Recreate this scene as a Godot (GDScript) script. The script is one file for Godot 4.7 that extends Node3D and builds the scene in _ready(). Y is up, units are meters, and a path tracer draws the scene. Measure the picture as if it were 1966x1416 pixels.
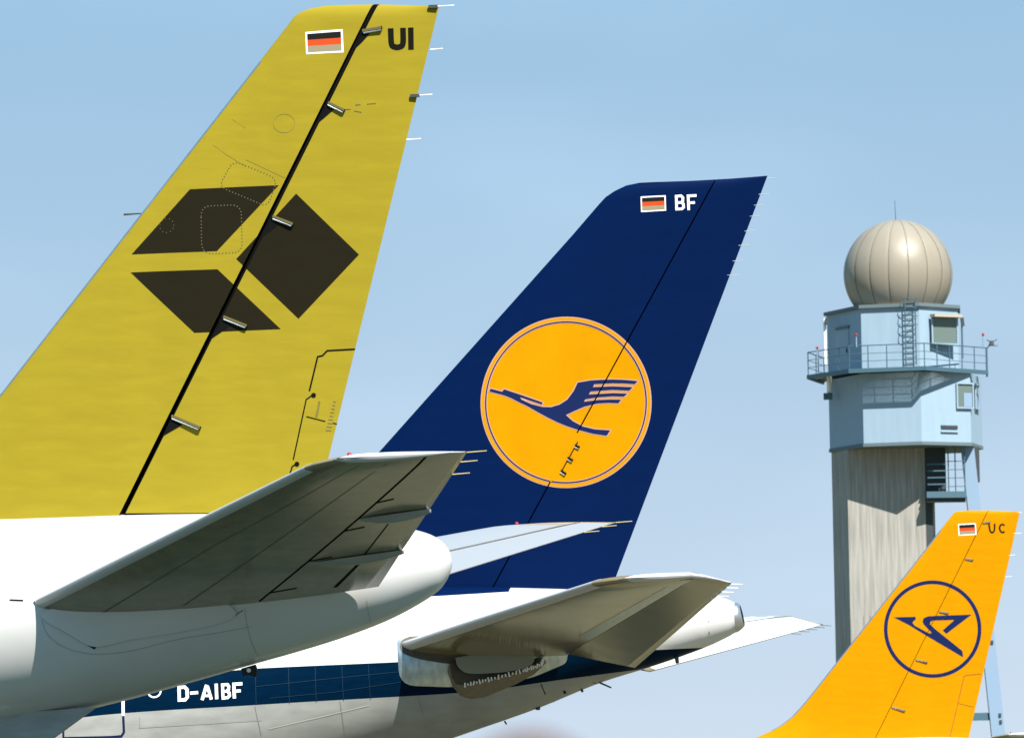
extends Node3D

var noise_soft: NoiseTexture2D
var noise_fine: NoiseTexture2D
var noise_streak: NoiseTexture2D
var noise_wave: NoiseTexture2D
var mats := {}


func _ready() -> void:
	# camera
	var cam := Camera3D.new()
	cam.name = "camera"
	add_child(cam)
	cam.position = Vector3(0, 1.7, 0)
	cam.rotation_degrees = Vector3(4.6783, 0, -1.0)
	var lens := CameraAttributesPhysical.new()
	lens.frustum_focal_length = 203.39
	lens.frustum_focus_distance = 112.0
	lens.frustum_near = 0.5
	lens.frustum_far = 6000.0
	lens.exposure_aperture = 5.2
	cam.attributes = lens
	cam.fov = 6.7531
	cam.near = 0.5
	cam.far = 6000.0
	cam.current = true
	# sky, exposure
	var sky_mat := ProceduralSkyMaterial.new()
	sky_mat.sky_top_color = Color(0.09, 0.385, 0.675).linear_to_srgb()
	sky_mat.sky_horizon_color = Color(0.69, 0.785, 0.895).linear_to_srgb()
	sky_mat.sky_curve = 0.1
	sky_mat.sky_energy_multiplier = 1.0
	sky_mat.ground_horizon_color = Color(0.3, 0.32, 0.28)
	sky_mat.ground_bottom_color = Color(0.2, 0.2, 0.17)
	sky_mat.sun_angle_max = 1.0
	sky_mat.sky_cover = wisps()
	var env := Environment.new()
	env.background_mode = Environment.BG_SKY
	env.sky = Sky.new()
	env.sky.sky_material = sky_mat
	env.tonemap_mode = Environment.TONE_MAPPER_LINEAR
	env.tonemap_exposure = 2.1
	env.background_energy_multiplier = 0.476
	env.sdfgi_enabled = true
	env.ssao_enabled = true
	env.ssil_enabled = true
	var world := WorldEnvironment.new()
	world.name = "world_environment"
	world.environment = env
	add_child(world)
	# sun
	var sun := DirectionalLight3D.new()
	sun.name = "sun"
	add_child(sun)
	sun.look_at_from_position(Vector3(0.275, 0.77, 0.576) * 100.0, Vector3.ZERO)
	sun.light_color = Color(1.0, 0.975, 0.93)
	sun.light_energy = 1.6
	sun.light_angular_distance = 0.5
	sun.shadow_enabled = true

	make_materials()
	ground()
	yellow_airliner()
	blue_airliner()
	orange_airliner()
	control_tower()
	spectator()


# ------------------------------------------------------------------ helpers

func noise(freq: float, oct: int, a: float, b: float, sz := 512, st := 1.0, seed_no := 3) -> NoiseTexture2D:
	var n := FastNoiseLite.new()
	n.noise_type = FastNoiseLite.TYPE_SIMPLEX_SMOOTH
	n.seed = seed_no
	n.frequency = freq
	n.fractal_octaves = oct
	var t := NoiseTexture2D.new()
	t.width = sz
	t.height = sz
	t.seamless = true
	t.noise = n
	var g := Gradient.new()
	g.set_color(0, Color(a, a, a))
	g.set_color(1, Color(b, b, b))
	t.color_ramp = g
	return t


# thin high haze, stronger in some directions than in others
func wisps() -> ImageTexture:
	var n := FastNoiseLite.new()
	n.noise_type = FastNoiseLite.TYPE_SIMPLEX_SMOOTH
	n.seed = 21
	n.frequency = 1.0
	n.fractal_octaves = 4
	var w := 1536
	var h := 768
	var im := Image.create(w, h, false, Image.FORMAT_RGBAF)
	im.fill(Color(1, 1, 1, 0))
	for y in range(int(h * 0.30), int(h * 0.505)):
		var el := (0.5 - (y + 0.5) / h) * PI
		var fade := smoothstep(0.0, 0.05, el) * smoothstep(0.62, 0.3, el)
		for x in w:
			var az := (x + 0.5) / w * TAU
			var d := Vector3(cos(az) * cos(el) * 7.0, sin(el) * 26.0, sin(az) * cos(el) * 7.0)
			var v := n.get_noise_3dv(d) * 0.5 + 0.5
			im.set_pixel(x, y, Color(0.86, 0.94, 1.0, 0.075 * fade * smoothstep(0.32, 0.9, v)))
	return ImageTexture.create_from_image(im)


func paint(called: String, lin: Color, rough: float, metal := 0.0, tex: Texture2D = null, scale := Vector3.ONE, wave := 0.0, wave_scale := Vector3.ONE) -> StandardMaterial3D:
	var m := StandardMaterial3D.new()
	m.resource_name = called
	m.albedo_color = lin.linear_to_srgb()
	m.roughness = rough
	m.metallic = metal
	m.metallic_specular = 0.45
	if tex:
		m.albedo_texture = tex
	if tex or wave > 0.0:
		m.uv1_triplanar = true
		m.uv1_scale = scale if wave == 0.0 else wave_scale
	if wave > 0.0:
		m.normal_enabled = true
		m.normal_texture = noise_wave
		m.normal_scale = wave
	if called in ["yellow_paint", "blue_paint", "orange_paint", "orange_mark", "blue_mark", "pale_mark", "logo_black", "black_mark", "gap_black", "stripe_blue_paint", "flag_black", "flag_red"]:
		m.metallic_specular = 0.12
	mats[called] = m
	return m


func make_materials() -> void:
	noise_soft = noise(0.006, 4, 0.95, 1.0)
	noise_fine = noise(0.02, 5, 0.82, 1.0, 512, 1.0, 9)
	noise_streak = noise(0.012, 5, 0.76, 1.0, 512, 1.0, 17)
	noise_wave = noise(0.007, 3, 0.0, 1.0, 512, 1.0, 5)
	noise_wave.color_ramp = null
	noise_wave.as_normal_map = true
	noise_wave.bump_strength = 6.0
	var wv := Vector3(0.22, 0.95, 0.22)
	paint("yellow_paint", Color(0.280, 0.220, 0.018), 0.46, 0.0, noise_soft, Vector3.ONE, 0.18, wv)
	paint("blue_paint", Color(0.0007, 0.0085, 0.050), 0.5, 0.0, noise_soft, Vector3.ONE, 0.06, wv)
	paint("orange_paint", Color(0.50, 0.212, 0.0008), 0.42, 0.0, noise_soft, Vector3.ONE, 0.05, wv)
	paint("white_paint", Color(0.60, 0.60, 0.60), 0.45, 0.0, noise_soft, Vector3.ONE, 0.05, Vector3(0.12, 0.25, 0.12))
	for called in ["white_paint"]:
		mats[called].clearcoat_enabled = true
		mats[called].clearcoat = 0.6
		mats[called].clearcoat_roughness = 0.12
	paint("stab_top_paint", Color(0.27, 0.29, 0.32), 0.5)
	paint("tip_white", Color(0.5, 0.5, 0.5), 0.5)
	paint("yellow_line", Color(0.20, 0.165, 0.03), 0.6)
	paint("grey_belly_paint", Color(0.36, 0.37, 0.36), 0.4, 0.0, noise_fine, Vector3.ONE, 0.05, Vector3(0.1, 0.3, 0.1))
	paint("stab_grey_paint", Color(0.27, 0.23, 0.15), 0.16, 0.0, noise_fine, Vector3.ONE, 0.04, Vector3(0.2, 0.2, 0.2))
	paint("stab_gloss", Color(0.33, 0.275, 0.165), 0.15, 0.35, noise_fine, Vector3.ONE, 0.03, Vector3(0.15, 0.15, 0.15))
	paint("trough_orange", Color(0.18, 0.04, 0.006), 0.7)
	paint("stripe_blue_paint", Color(0.0004, 0.012, 0.036), 0.3, 0.0, noise_fine, Vector3.ONE, 0.05, wv)
	paint("black_mark", Color(0.008, 0.008, 0.006), 0.5)
	paint("logo_black", Color(0.0145, 0.0125, 0.0065), 0.45, 0.0, noise_soft, Vector3.ONE, 0.05, wv)
	paint("gap_black", Color(0.006, 0.006, 0.006), 0.9)
	paint("orange_mark", Color(0.50, 0.218, 0.0008), 0.42, 0.0, noise_soft, Vector3.ONE * 0.3)
	paint("pale_mark", Color(0.42, 0.24, 0.18), 0.45)
	paint("blue_mark", Color(0.008, 0.016, 0.07), 0.4)
	paint("white_mark", Color(0.82, 0.82, 0.80), 0.45)
	paint("flag_black", Color(0.012, 0.012, 0.012), 0.5)
	paint("flag_red", Color(0.50, 0.06, 0.016), 0.5)
	paint("flag_gold", Color(0.24, 0.20, 0.12), 0.5)
	paint("rivet_khaki", Color(0.11, 0.10, 0.045), 0.5)
	paint("seam_grey", Color(0.13, 0.125, 0.11), 0.7)
	paint("curtain_tan", Color(0.22, 0.185, 0.14), 0.7, 0.0, noise_fine, Vector3.ONE)
	paint("panel_grey", Color(0.20, 0.225, 0.20), 0.6)
	paint("bracket_arm", Color(0.36, 0.41, 0.43), 0.45, 0.7)
	paint("radome_seam", Color(0.17, 0.15, 0.12), 0.8)
	paint("soft_line", Color(0.34, 0.34, 0.33), 0.6)
	paint("bracket_tan", Color(0.30, 0.19, 0.07), 0.5)
	paint("edge_grey", Color(0.46, 0.47, 0.48), 0.3)
	paint("stripe_line", Color(0.004, 0.026, 0.055), 0.4)
	paint("belly_line", Color(0.24, 0.25, 0.25), 0.6)
	paint("white_line", Color(0.5, 0.5, 0.5), 0.6)
	paint("bare_metal", Color(0.62, 0.63, 0.64), 0.34, 0.85, noise_fine, Vector3.ONE * 0.5)
	paint("worn_metal", Color(0.60, 0.68, 0.70), 0.30, 0.95, noise_streak, Vector3(0.9, 0.5, 0.9))
	paint("dark_metal", Color(0.07, 0.07, 0.065), 0.45, 0.4)
	paint("khaki_metal", Color(0.12, 0.10, 0.035), 0.5, 0.2)
	paint("trough_brown", Color(0.10, 0.088, 0.065), 0.6, 0.1, noise_fine, Vector3.ONE)
	paint("wick_white", Color(0.85, 0.85, 0.82), 0.5)
	paint("wick_grey", Color(0.34, 0.36, 0.38), 0.6)
	paint("wick_yellow", Color(0.45, 0.36, 0.13), 0.5)
	paint("rubber", Color(0.02, 0.02, 0.02), 0.85)
	paint("concrete", Color(0.37, 0.36, 0.335), 0.9, 0.0, noise_streak, Vector3(0.75, 0.045, 0.75))
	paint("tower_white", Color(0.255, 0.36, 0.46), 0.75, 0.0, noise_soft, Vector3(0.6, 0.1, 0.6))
	paint("tower_steel", Color(0.05, 0.11, 0.15), 0.6, 0.1)
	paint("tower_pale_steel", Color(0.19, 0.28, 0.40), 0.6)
	paint("tower_dark", Color(0.03, 0.04, 0.045), 0.7)
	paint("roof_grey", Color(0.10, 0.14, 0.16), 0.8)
	paint("radome_skin", Color(0.26, 0.232, 0.185), 0.44, 0.0, noise_soft, Vector3.ONE * 0.2)
	paint("glass_green", Color(0.11, 0.15, 0.14), 0.15)
	paint("lintel_beige", Color(0.36, 0.32, 0.26), 0.8)
	paint("shade_ground", Color(0.034, 0.056, 0.037), 0.9, 0.0, noise_fine, Vector3.ONE * 0.05)  # dark tone stands in for aircraft shadow on the ground
	paint("apron_concrete", Color(0.15, 0.14, 0.085), 0.9, 0.0, noise_fine, Vector3.ONE * 0.05)
	paint("grass", Color(0.16, 0.145, 0.07), 1.0, 0.0, noise_fine, Vector3.ONE * 0.02)
	paint("hair_brown", Color(0.09, 0.032, 0.016), 0.7)
	paint("skin", Color(0.55, 0.30, 0.22), 0.55)
	paint("jacket", Color(0.08, 0.10, 0.14), 0.9)
	paint("trousers", Color(0.05, 0.05, 0.06), 0.9)
	var r := paint("red_lamp", Color(0.30, 0.015, 0.02), 0.25)
	r.emission_enabled = false


func thing(called: String, label: String, category: String, group := "") -> Node3D:
	var o := Node3D.new()
	o.name = called
	add_child(o, true)
	tag(o, label, category, group)
	return o


func tag(o: Node, label: String, category := "", group := "") -> void:
	if label:
		o.set_meta("label", label)
	if category:
		o.set_meta("category", category)
	if group:
		o.set_meta("group", group)


func put(called: String, mesh: Mesh, mat: Variant, parent: Node, at := Transform3D.IDENTITY) -> MeshInstance3D:
	var o := MeshInstance3D.new()
	o.name = called
	o.mesh = mesh
	o.material_override = mats[mat] if mat is String else mat
	o.transform = at
	parent.add_child(o, true)
	return o


func begin(group := 0) -> SurfaceTool:
	var st := SurfaceTool.new()
	st.begin(Mesh.PRIMITIVE_TRIANGLES)
	st.set_smooth_group(group)
	return st


func done(st: SurfaceTool) -> ArrayMesh:
	st.generate_normals()
	return st.commit()


func tri(st: SurfaceTool, a: Vector3, b: Vector3, c: Vector3, out: Vector3) -> void:
	var n := (a - c).cross(a - b)
	if n.length_squared() < 1e-14:
		return
	st.add_vertex(a)
	if n.dot(out) < 0.0:
		st.add_vertex(c)
		st.add_vertex(b)
	else:
		st.add_vertex(b)
		st.add_vertex(c)


func quad(st: SurfaceTool, a: Vector3, b: Vector3, c: Vector3, d: Vector3, out: Vector3) -> void:
	tri(st, a, b, c, out)
	tri(st, a, c, d, out)


func add_box(st: SurfaceTool, t: Transform3D, size: Vector3) -> void:
	var h := size * 0.5
	for ax in 3:
		for sg in [-1.0, 1.0]:
			var n := Vector3.ZERO
			n[ax] = sg
			var u := Vector3.ZERO
			u[(ax + 1) % 3] = 1.0
			var v := Vector3.ZERO
			v[(ax + 2) % 3] = 1.0
			var p := []
			for q in [[-1, -1], [1, -1], [1, 1], [-1, 1]]:
				p.append(t * ((n + u * q[0] + v * q[1]) * h))
			quad(st, p[0], p[1], p[2], p[3], t.basis * n)


func box(size: Vector3) -> ArrayMesh:
	var st := begin(-1)
	add_box(st, Transform3D.IDENTITY, size)
	return done(st)


func add_rod(st: SurfaceTool, a: Vector3, b: Vector3, r0: float, r1: float, sides := 8) -> void:
	var d := (b - a).normalized()
	var u := d.cross(Vector3.UP if absf(d.y) < 0.9 else Vector3.RIGHT).normalized()
	var v := d.cross(u)
	for i in sides:
		var t0 := TAU * i / sides
		var t1 := TAU * (i + 1) / sides
		var n0 := u * cos(t0) + v * sin(t0)
		var n1 := u * cos(t1) + v * sin(t1)
		quad(st, a + n0 * r0, a + n1 * r0, b + n1 * r1, b + n0 * r1, n0 + n1)
		tri(st, a, a + n0 * r0, a + n1 * r0, -d)
		tri(st, b, b + n0 * r1, b + n1 * r1, d)


func rod(a: Vector3, b: Vector3, r0: float, r1 := -1.0, sides := 8) -> ArrayMesh:
	var st := begin(-1)
	add_rod(st, a, b, r0, r0 if r1 < 0.0 else r1, sides)
	return done(st)


func tube(pts: Array, r: float, sides := 6) -> ArrayMesh:
	var st := begin(-1)
	for i in pts.size() - 1:
		add_rod(st, pts[i], pts[i + 1], r, r, sides)
	return done(st)


# a flat outline (x, z) raised from y0 to y1
func prism(poly: Array, y0: float, y1: float) -> ArrayMesh:
	var st := begin(-1)
	var n := poly.size()
	var mid := Vector2.ZERO
	for p in poly:
		mid += p / float(n)
	for i in n:
		var a: Vector2 = poly[i]
		var b: Vector2 = poly[(i + 1) % n]
		var o := (a + b) * 0.5 - mid
		quad(st, Vector3(a.x, y0, a.y), Vector3(b.x, y0, b.y), Vector3(b.x, y1, b.y), Vector3(a.x, y1, a.y), Vector3(o.x, 0, o.y))
	var ids := Geometry2D.triangulate_polygon(PackedVector2Array(poly))
	for k in range(0, ids.size(), 3):
		var q := []
		for e in 3:
			q.append(poly[ids[k + e]])
		tri(st, Vector3(q[0].x, y0, q[0].y), Vector3(q[1].x, y0, q[1].y), Vector3(q[2].x, y0, q[2].y), Vector3.DOWN)
		tri(st, Vector3(q[0].x, y1, q[0].y), Vector3(q[1].x, y1, q[1].y), Vector3(q[2].x, y1, q[2].y), Vector3.UP)
	return done(st)


# --------------------------------------------------- flat print on a curved skin

func ribbon(pts: Array, w: float, closed := false) -> Array:
	var n := pts.size()
	var l := []
	var r := []
	for i in n:
		var a: Vector2 = pts[(i - 1 + n) % n] if closed or i > 0 else pts[i] * 2.0 - pts[i + 1]
		var c: Vector2 = pts[(i + 1) % n] if closed or i < n - 1 else pts[i] * 2.0 - pts[i - 1]
		var b: Vector2 = pts[i]
		var d0 := (b - a).normalized()
		var d1 := (c - b).normalized()
		var m := (d0.orthogonal() + d1.orthogonal())
		m = m.normalized() if m.length() > 0.01 else d0.orthogonal()
		var k := minf(2.2, 1.0 / maxf(0.2, m.dot(d0.orthogonal())))
		l.append(b + m * (w * 0.5 * k))
		r.append(b - m * (w * 0.5 * k))
	var out := []
	for i in (n if closed else n - 1):
		var j := (i + 1) % n
		out.append(PackedVector2Array([l[i], l[j], r[j], r[i]]))
	return out


func circle(mid: Vector2, r: float, n := 72, flat := 1.0) -> Array:
	var out := []
	for i in n:
		out.append(mid + Vector2(cos(TAU * i / n) * r * flat, sin(TAU * i / n) * r))
	return out


func rounded(pts: Array, times := 2, closed := true) -> Array:
	for k in times:
		var out := []
		var n := pts.size()
		if not closed:
			out.append(pts[0])
		for i in (n if closed else n - 1):
			var a: Vector2 = pts[i]
			var b: Vector2 = pts[(i + 1) % n]
			out.append(a.lerp(b, 0.2 if k == 0 else 0.25))
			out.append(a.lerp(b, 0.8 if k == 0 else 0.75))
		if not closed:
			out.append(pts[n - 1])
		pts = out
	return pts


func corners(pts: Array, part: float) -> Array:
	var out := []
	var n := pts.size()
	for i in n:
		var b: Vector2 = pts[i]
		var a: Vector2 = pts[(i - 1 + n) % n]
		var c: Vector2 = pts[(i + 1) % n]
		var r := minf(a.distance_to(b), c.distance_to(b)) * part
		var p := b + (a - b).normalized() * r
		var q := b + (c - b).normalized() * r
		for k in 6:
			var t := k / 5.0
			out.append(p.lerp(b, t).lerp(b.lerp(q, t), t))
	return out


func dots(pts: Array, step: float, size: float) -> Array:
	var out := []
	var n := pts.size()
	var left := 0.0
	for i in n:
		var a: Vector2 = pts[i]
		var b: Vector2 = pts[(i + 1) % n]
		var len := a.distance_to(b)
		while left < len:
			var p := a.lerp(b, left / len)
			out.append(PackedVector2Array(circle(p, size, 5)))
			left += step
		left -= len
	return out


func split_tri(st: SurfaceTool, a: Vector2, b: Vector2, c: Vector2, fn: Callable, out: Vector3, most: float) -> void:
	var ab := a.distance_to(b)
	var bc := b.distance_to(c)
	var ca := c.distance_to(a)
	var m := maxf(ab, maxf(bc, ca))
	if m > most:
		if m == ab:
			split_tri(st, a, (a + b) * 0.5, c, fn, out, most)
			split_tri(st, (a + b) * 0.5, b, c, fn, out, most)
		elif m == bc:
			split_tri(st, a, b, (b + c) * 0.5, fn, out, most)
			split_tri(st, a, (b + c) * 0.5, c, fn, out, most)
		else:
			split_tri(st, a, b, (c + a) * 0.5, fn, out, most)
			split_tri(st, (c + a) * 0.5, b, c, fn, out, most)
		return
	tri(st, fn.call(a), fn.call(b), fn.call(c), out)


func mark(called: String, polys: Array, mat: Variant, parent: Node, fn: Callable, clip: Array = [], out := Vector3(0, 0, 1), most := 0.3) -> MeshInstance3D:
	var st := begin(0)
	var any := false
	for p in polys:
		var pieces: Array = [PackedVector2Array(p)]
		if clip:
			pieces = Geometry2D.intersect_polygons(PackedVector2Array(p), PackedVector2Array(clip))
		for q in pieces:
			var ids := Geometry2D.triangulate_polygon(q)
			for k in range(0, ids.size(), 3):
				split_tri(st, q[ids[k]], q[ids[k + 1]], q[ids[k + 2]], fn, out, most)
				any = true
	if not any:
		return null
	return put(called, done(st), mat, parent)


# ---------------------------------------------------------- foils (fins, stabilizers)

func half(f: float) -> float:
	return 5.0 * (0.2969 * sqrt(maxf(f, 0.0)) - 0.1260 * f - 0.3516 * f * f + 0.2843 * f * f * f - 0.1036 * f * f * f * f)


func foil_pt(F: Dictionary, r: float, f: float, side: float, lift := 0.0) -> Vector3:
	var i := clampi(int(floor(r)), 0, F.rows.size() - 2)
	var w := r - i
	var a: Dictionary = F.rows[i]
	var b: Dictionary = F.rows[i + 1]
	var l: Vector3 = a.l.lerp(b.l, w)
	var t: Vector3 = a.t.lerp(b.t, w)
	var c := l.distance_to(t)
	var p: Vector3 = l.lerp(t, f) + F.n * (side * (half(clampf(f, 0.0, 1.0)) * c * lerpf(a.k, b.k, w) + lift))
	var h: float = lerpf(a.h, b.h, w)
	if F.droop != 0.0 and f > h:
		p -= F.n * ((f - h) * c * F.droop)
	return p


func foil_chord(F: Dictionary, r: float) -> float:
	var i := clampi(int(floor(r)), 0, F.rows.size() - 2)
	return lerpf(F.rows[i].l.distance_to(F.rows[i].t), F.rows[i + 1].l.distance_to(F.rows[i + 1].t), r - i)


func foil_hinge(F: Dictionary, r: float) -> float:
	var i := clampi(int(floor(r)), 0, F.rows.size() - 2)
	return lerpf(F.rows[i].h, F.rows[i + 1].h, r - i)


# skin of one piece of a foil: from fraction lo to hi of the chord, rows r0 to r1
func foil_skin(F: Dictionary, moving: bool, gap: float, r0: float, r1: float, thin := 1.0, lo_at := -1.0, hi_at := -1.0, lift := 0.0) -> ArrayMesh:
	var st := begin(0)
	var rr := [r0]
	for i in range(int(floor(r0)) + 1, int(ceil(r1))):
		rr.append(float(i))
	rr.append(r1)
	var cols := 16 if not moving else 8
	var g := {}
	for sd in [1.0, -1.0]:
		var grid := []
		for r in rr:
			var row := []
			var c := foil_chord(F, r)
			var h := foil_hinge(F, r)
			for j in cols + 1:
				var u := float(j) / cols
				var f := 0.0
				if moving:
					f = lerpf(h + gap / c, 1.0, u) if lo_at < 0.0 else lerpf(lo_at, hi_at, u)
				else:
					f = (h - gap / c if hi_at < 0.0 else hi_at / c) * (1.0 - cos(u * PI * 0.5))
				var p := foil_pt(F, r, f, sd, lift)
				if thin != 1.0:
					p = foil_pt(F, r, f, 0.0).lerp(p, thin)
				row.append(p)
			grid.append(row)
		g[sd] = grid
		for i in rr.size() - 1:
			for j in cols:
				quad(st, grid[i][j], grid[i][j + 1], grid[i + 1][j + 1], grid[i + 1][j], F.n * sd)
	st.set_smooth_group(-1)
	var n := rr.size()
	var span: Vector3 = g[1.0][n - 1][0] - g[1.0][0][0]
	for j in cols:
		quad(st, g[1.0][0][j], g[1.0][0][j + 1], g[-1.0][0][j + 1], g[-1.0][0][j], -span)
		quad(st, g[1.0][n - 1][j], g[1.0][n - 1][j + 1], g[-1.0][n - 1][j + 1], g[-1.0][n - 1][j], span)
	for i in n - 1:
		quad(st, g[1.0][i][cols], g[1.0][i + 1][cols], g[-1.0][i + 1][cols], g[-1.0][i][cols], F.rows[0].t - F.rows[0].l)
	return done(st)


# closing spar face and moving nose, coloured dark for the shade inside the gap
func foil_cove(F: Dictionary, gap_lo: float, gap_hi: float, r0: float, r1: float) -> ArrayMesh:
	var st := begin(-1)
	var rr := [r0]
	for i in range(int(floor(r0)) + 1, int(ceil(r1))):
		rr.append(float(i))
	rr.append(r1)
	for i in rr.size() - 1:
		var q := []
		for r in [rr[i], rr[i + 1]]:
			var c := foil_chord(F, r)
			var h := foil_hinge(F, r)
			var a := h - gap_lo / c + 0.002 / c
			var b := h + gap_hi / c + 0.004 / c
			var nose := lerpf(a, b, 0.45)
			q.append([foil_pt(F, r, a, 1.0, -0.004), foil_pt(F, r, a, -1.0, -0.004), foil_pt(F, r, b, 1.0, -0.004), foil_pt(F, r, lerpf(nose, b, 0.3), 0.62), foil_pt(F, r, nose, 0.0), foil_pt(F, r, lerpf(nose, b, 0.3), -0.62), foil_pt(F, r, b, -1.0, -0.004), foil_pt(F, r, a, 0.0)])
		var fwd: Vector3 = F.rows[0].l - F.rows[0].t
		quad(st, q[0][0], q[1][0], q[1][1], q[0][1], -fwd)
		quad(st, q[0][7], q[1][7], q[1][4], q[0][4], Vector3(0, 0, 1))
		for k in range(2, 6):
			quad(st, q[0][k], q[1][k], q[1][k + 1], q[0][k + 1], fwd)
	return done(st)


func fin_foil(le: Array, ts: Array, te0: Vector2, te1: Vector2, h0: Vector2, h1: Vector2, k: float, cap: float) -> Dictionary:
	var l := []
	var t := []
	for i in le.size() - 1:
		var steps := maxi(1, int(round(le[i].distance_to(le[i + 1]) / 0.8)))
		for s in steps:
			l.append(le[i].lerp(le[i + 1], float(s) / steps))
			t.append(lerpf(ts[i], ts[i + 1], float(s) / steps))
	l.append(le[-1])
	t.append(ts[-1])
	var rows := []
	var span := te0.distance_to(te1)
	for i in l.size():
		var a: Vector2 = l[i]
		var b := te0.lerp(te1, t[i])
		var hit = Geometry2D.line_intersects_line(a, b - a, h0, h1 - h0)
		var f := 0.7
		if hit != null:
			f = clampf((hit - a).dot(b - a) / (b - a).length_squared(), 0.02, 0.98)
		var c := clampf((1.0 - t[i]) * span / cap, 0.0, 1.0)
		var s := sqrt(maxf(0.0, 1.0 - (1.0 - c) * (1.0 - c)))
		rows.append({"l": Vector3(a.x, a.y, 0), "t": Vector3(b.x, b.y, 0), "k": k * maxf(s, 0.08), "h": f})
	return {"rows": rows, "n": Vector3(0, 0, 1), "droop": 0.0}


func fin_at(F: Dictionary, p: Vector2, lift: float) -> Vector3:
	var n: int = F.rows.size()
	var d0 := 0.0
	for i in n:
		var a: Vector3 = F.rows[i].l
		var b: Vector3 = F.rows[i].t
		var ab := Vector2(b.x - a.x, b.y - a.y)
		var d := ab.normalized().cross(p - Vector2(a.x, a.y))
		if d < 0.0 or i == n - 1:
			if i == 0:
				d0 = d
				continue
			var w := clampf(d0 / maxf(d0 - d, 1e-6), 0.0, 1.0)
			var l: Vector3 = F.rows[i - 1].l.lerp(a, w)
			var t: Vector3 = F.rows[i - 1].t.lerp(b, w)
			var lt := Vector2(t.x - l.x, t.y - l.y)
			var f := clampf((p - Vector2(l.x, l.y)).dot(lt) / lt.length_squared(), 0.0, 1.0)
			return Vector3(p.x, p.y, half(f) * lt.length() * lerpf(F.rows[i - 1].k, F.rows[i].k, w) + lift)
		d0 = d
	return Vector3(p.x, p.y, lift)


# outline of the fixed or the moving piece, in (aft, up)
func fin_region(F: Dictionary, moving: bool, gap: float, low := 0.0) -> Array:
	var out := []
	var back := []
	for i in F.rows.size():
		var r := F.rows[i] as Dictionary
		var c: float = r.l.distance_to(r.t)
		var a: Vector3 = r.l.lerp(r.t, r.h + gap / c) if moving else r.l
		var b: Vector3 = r.t if moving else r.l.lerp(r.t, r.h - gap / c)
		out.append(Vector2(a.x, a.y))
		back.append(Vector2(b.x, b.y))
	back.reverse()
	return out + back


func stab_foil(q: Array, sd: float, hr: float, ht: float, k: float, droop: float, round_le: float) -> Dictionary:
	var rows := []
	var v_list := [0.0, 0.08, 0.2, 0.35, 0.5, 0.65, 0.8, 0.9, 0.955, 0.975, 0.988, 0.996, 1.0]
	for v in v_list:
		var l: Vector3 = q[0].lerp(q[2], v)
		var t: Vector3 = q[1].lerp(q[3], v)
		var e := clampf((v - 0.955) / 0.045, 0.0, 1.0)
		l = l.lerp(t, round_le * e * e)
		var s := 1.0 - 0.2 * e
		l.z *= sd
		t.z *= sd
		rows.append({"l": l, "t": t, "k": k * s, "h": lerpf(hr, ht, v) - round_le * e * e * 0.3})
	var n: Vector3 = (q[1] - q[0]).cross(q[2] - q[0]).normalized()
	if n.y < 0.0:
		n = -n
	n.z *= sd
	return {"rows": rows, "n": n, "droop": droop, "v": v_list}


# rounded cap that closes the outer end of a tailplane
func tip_cap(F: Dictionary) -> ArrayMesh:
	var last: Dictionary = F.rows[-1]
	var before: Dictionary = F.rows[-6]
	var dir: Vector3 = (last.t - before.t).normalized()
	var rows := []
	for i in 6:
		var x := i / 5.0
		var q := sqrt(maxf(0.0, 1.0 - x * x))
		rows.append({"l": last.l.lerp(last.t, 0.03 * x * x) + dir * 0.12 * x, "t": last.t + dir * 0.02 * x, "k": last.k * maxf(q, 0.03), "h": last.h})
	return foil_skin({"rows": rows, "n": F.n, "droop": F.droop}, true, 0.0, 0.0, 5.0, 1.0, 0.0, 1.0)


func stab_row(F: Dictionary, v: float) -> float:
	for i in F.v.size() - 1:
		if v <= F.v[i + 1]:
			return i + (v - F.v[i]) / (F.v[i + 1] - F.v[i])
	return F.v.size() - 1.0


# ----------------------------------------------------------------- fuselages

func curve_at(pts: Array, a: float) -> float:
	var n := pts.size()
	if a <= pts[0].x:
		return pts[0].y
	for i in n - 1:
		if a <= pts[i + 1].x:
			var p1: Vector2 = pts[i]
			var p2: Vector2 = pts[i + 1]
			var p0: Vector2 = pts[i - 1] if i > 0 else p1 * 2.0 - p2
			var p3: Vector2 = pts[i + 2] if i < n - 2 else p2 * 2.0 - p1
			var m1 := (p2.y - p0.y) / maxf(p2.x - p0.x, 1e-4)
			var m2 := (p3.y - p1.y) / maxf(p3.x - p1.x, 1e-4)
			var h := p2.x - p1.x
			var t := (a - p1.x) / h
			var lin := (p2.y - p1.y) / maxf(h, 1e-4)
			if lin == 0.0:
				m1 = 0.0
				m2 = 0.0
			else:
				m1 = clampf(m1 / lin, 0.0, 3.0) * lin
				m2 = clampf(m2 / lin, 0.0, 3.0) * lin
			return p1.y * (2 * t * t * t - 3 * t * t + 1) + m1 * h * (t * t * t - 2 * t * t + t) + p2.y * (-2 * t * t * t + 3 * t * t) + m2 * h * (t * t * t - t * t)
	return pts[n - 1].y


# U: top and bot are (aft, up) outlines, wide is half width over half height
func fus_pt(U: Dictionary, a: float, th: float, lift := 0.0) -> Vector3:
	var top := curve_at(U.top, a)
	var bot := curve_at(U.bot, a)
	var rv := maxf((top - bot) * 0.5, 0.001)
	var w := minf(rv * U.wide, U.most)
	return Vector3(a, (top + bot) * 0.5 + (rv + lift) * cos(th), (w + lift) * sin(th))


func fus_theta(U: Dictionary, a: float, u: float) -> float:
	var top := curve_at(U.top, a)
	var bot := curve_at(U.bot, a)
	return acos(clampf((u - (top + bot) * 0.5) / maxf((top - bot) * 0.5, 0.001), -1.0, 1.0))


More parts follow.
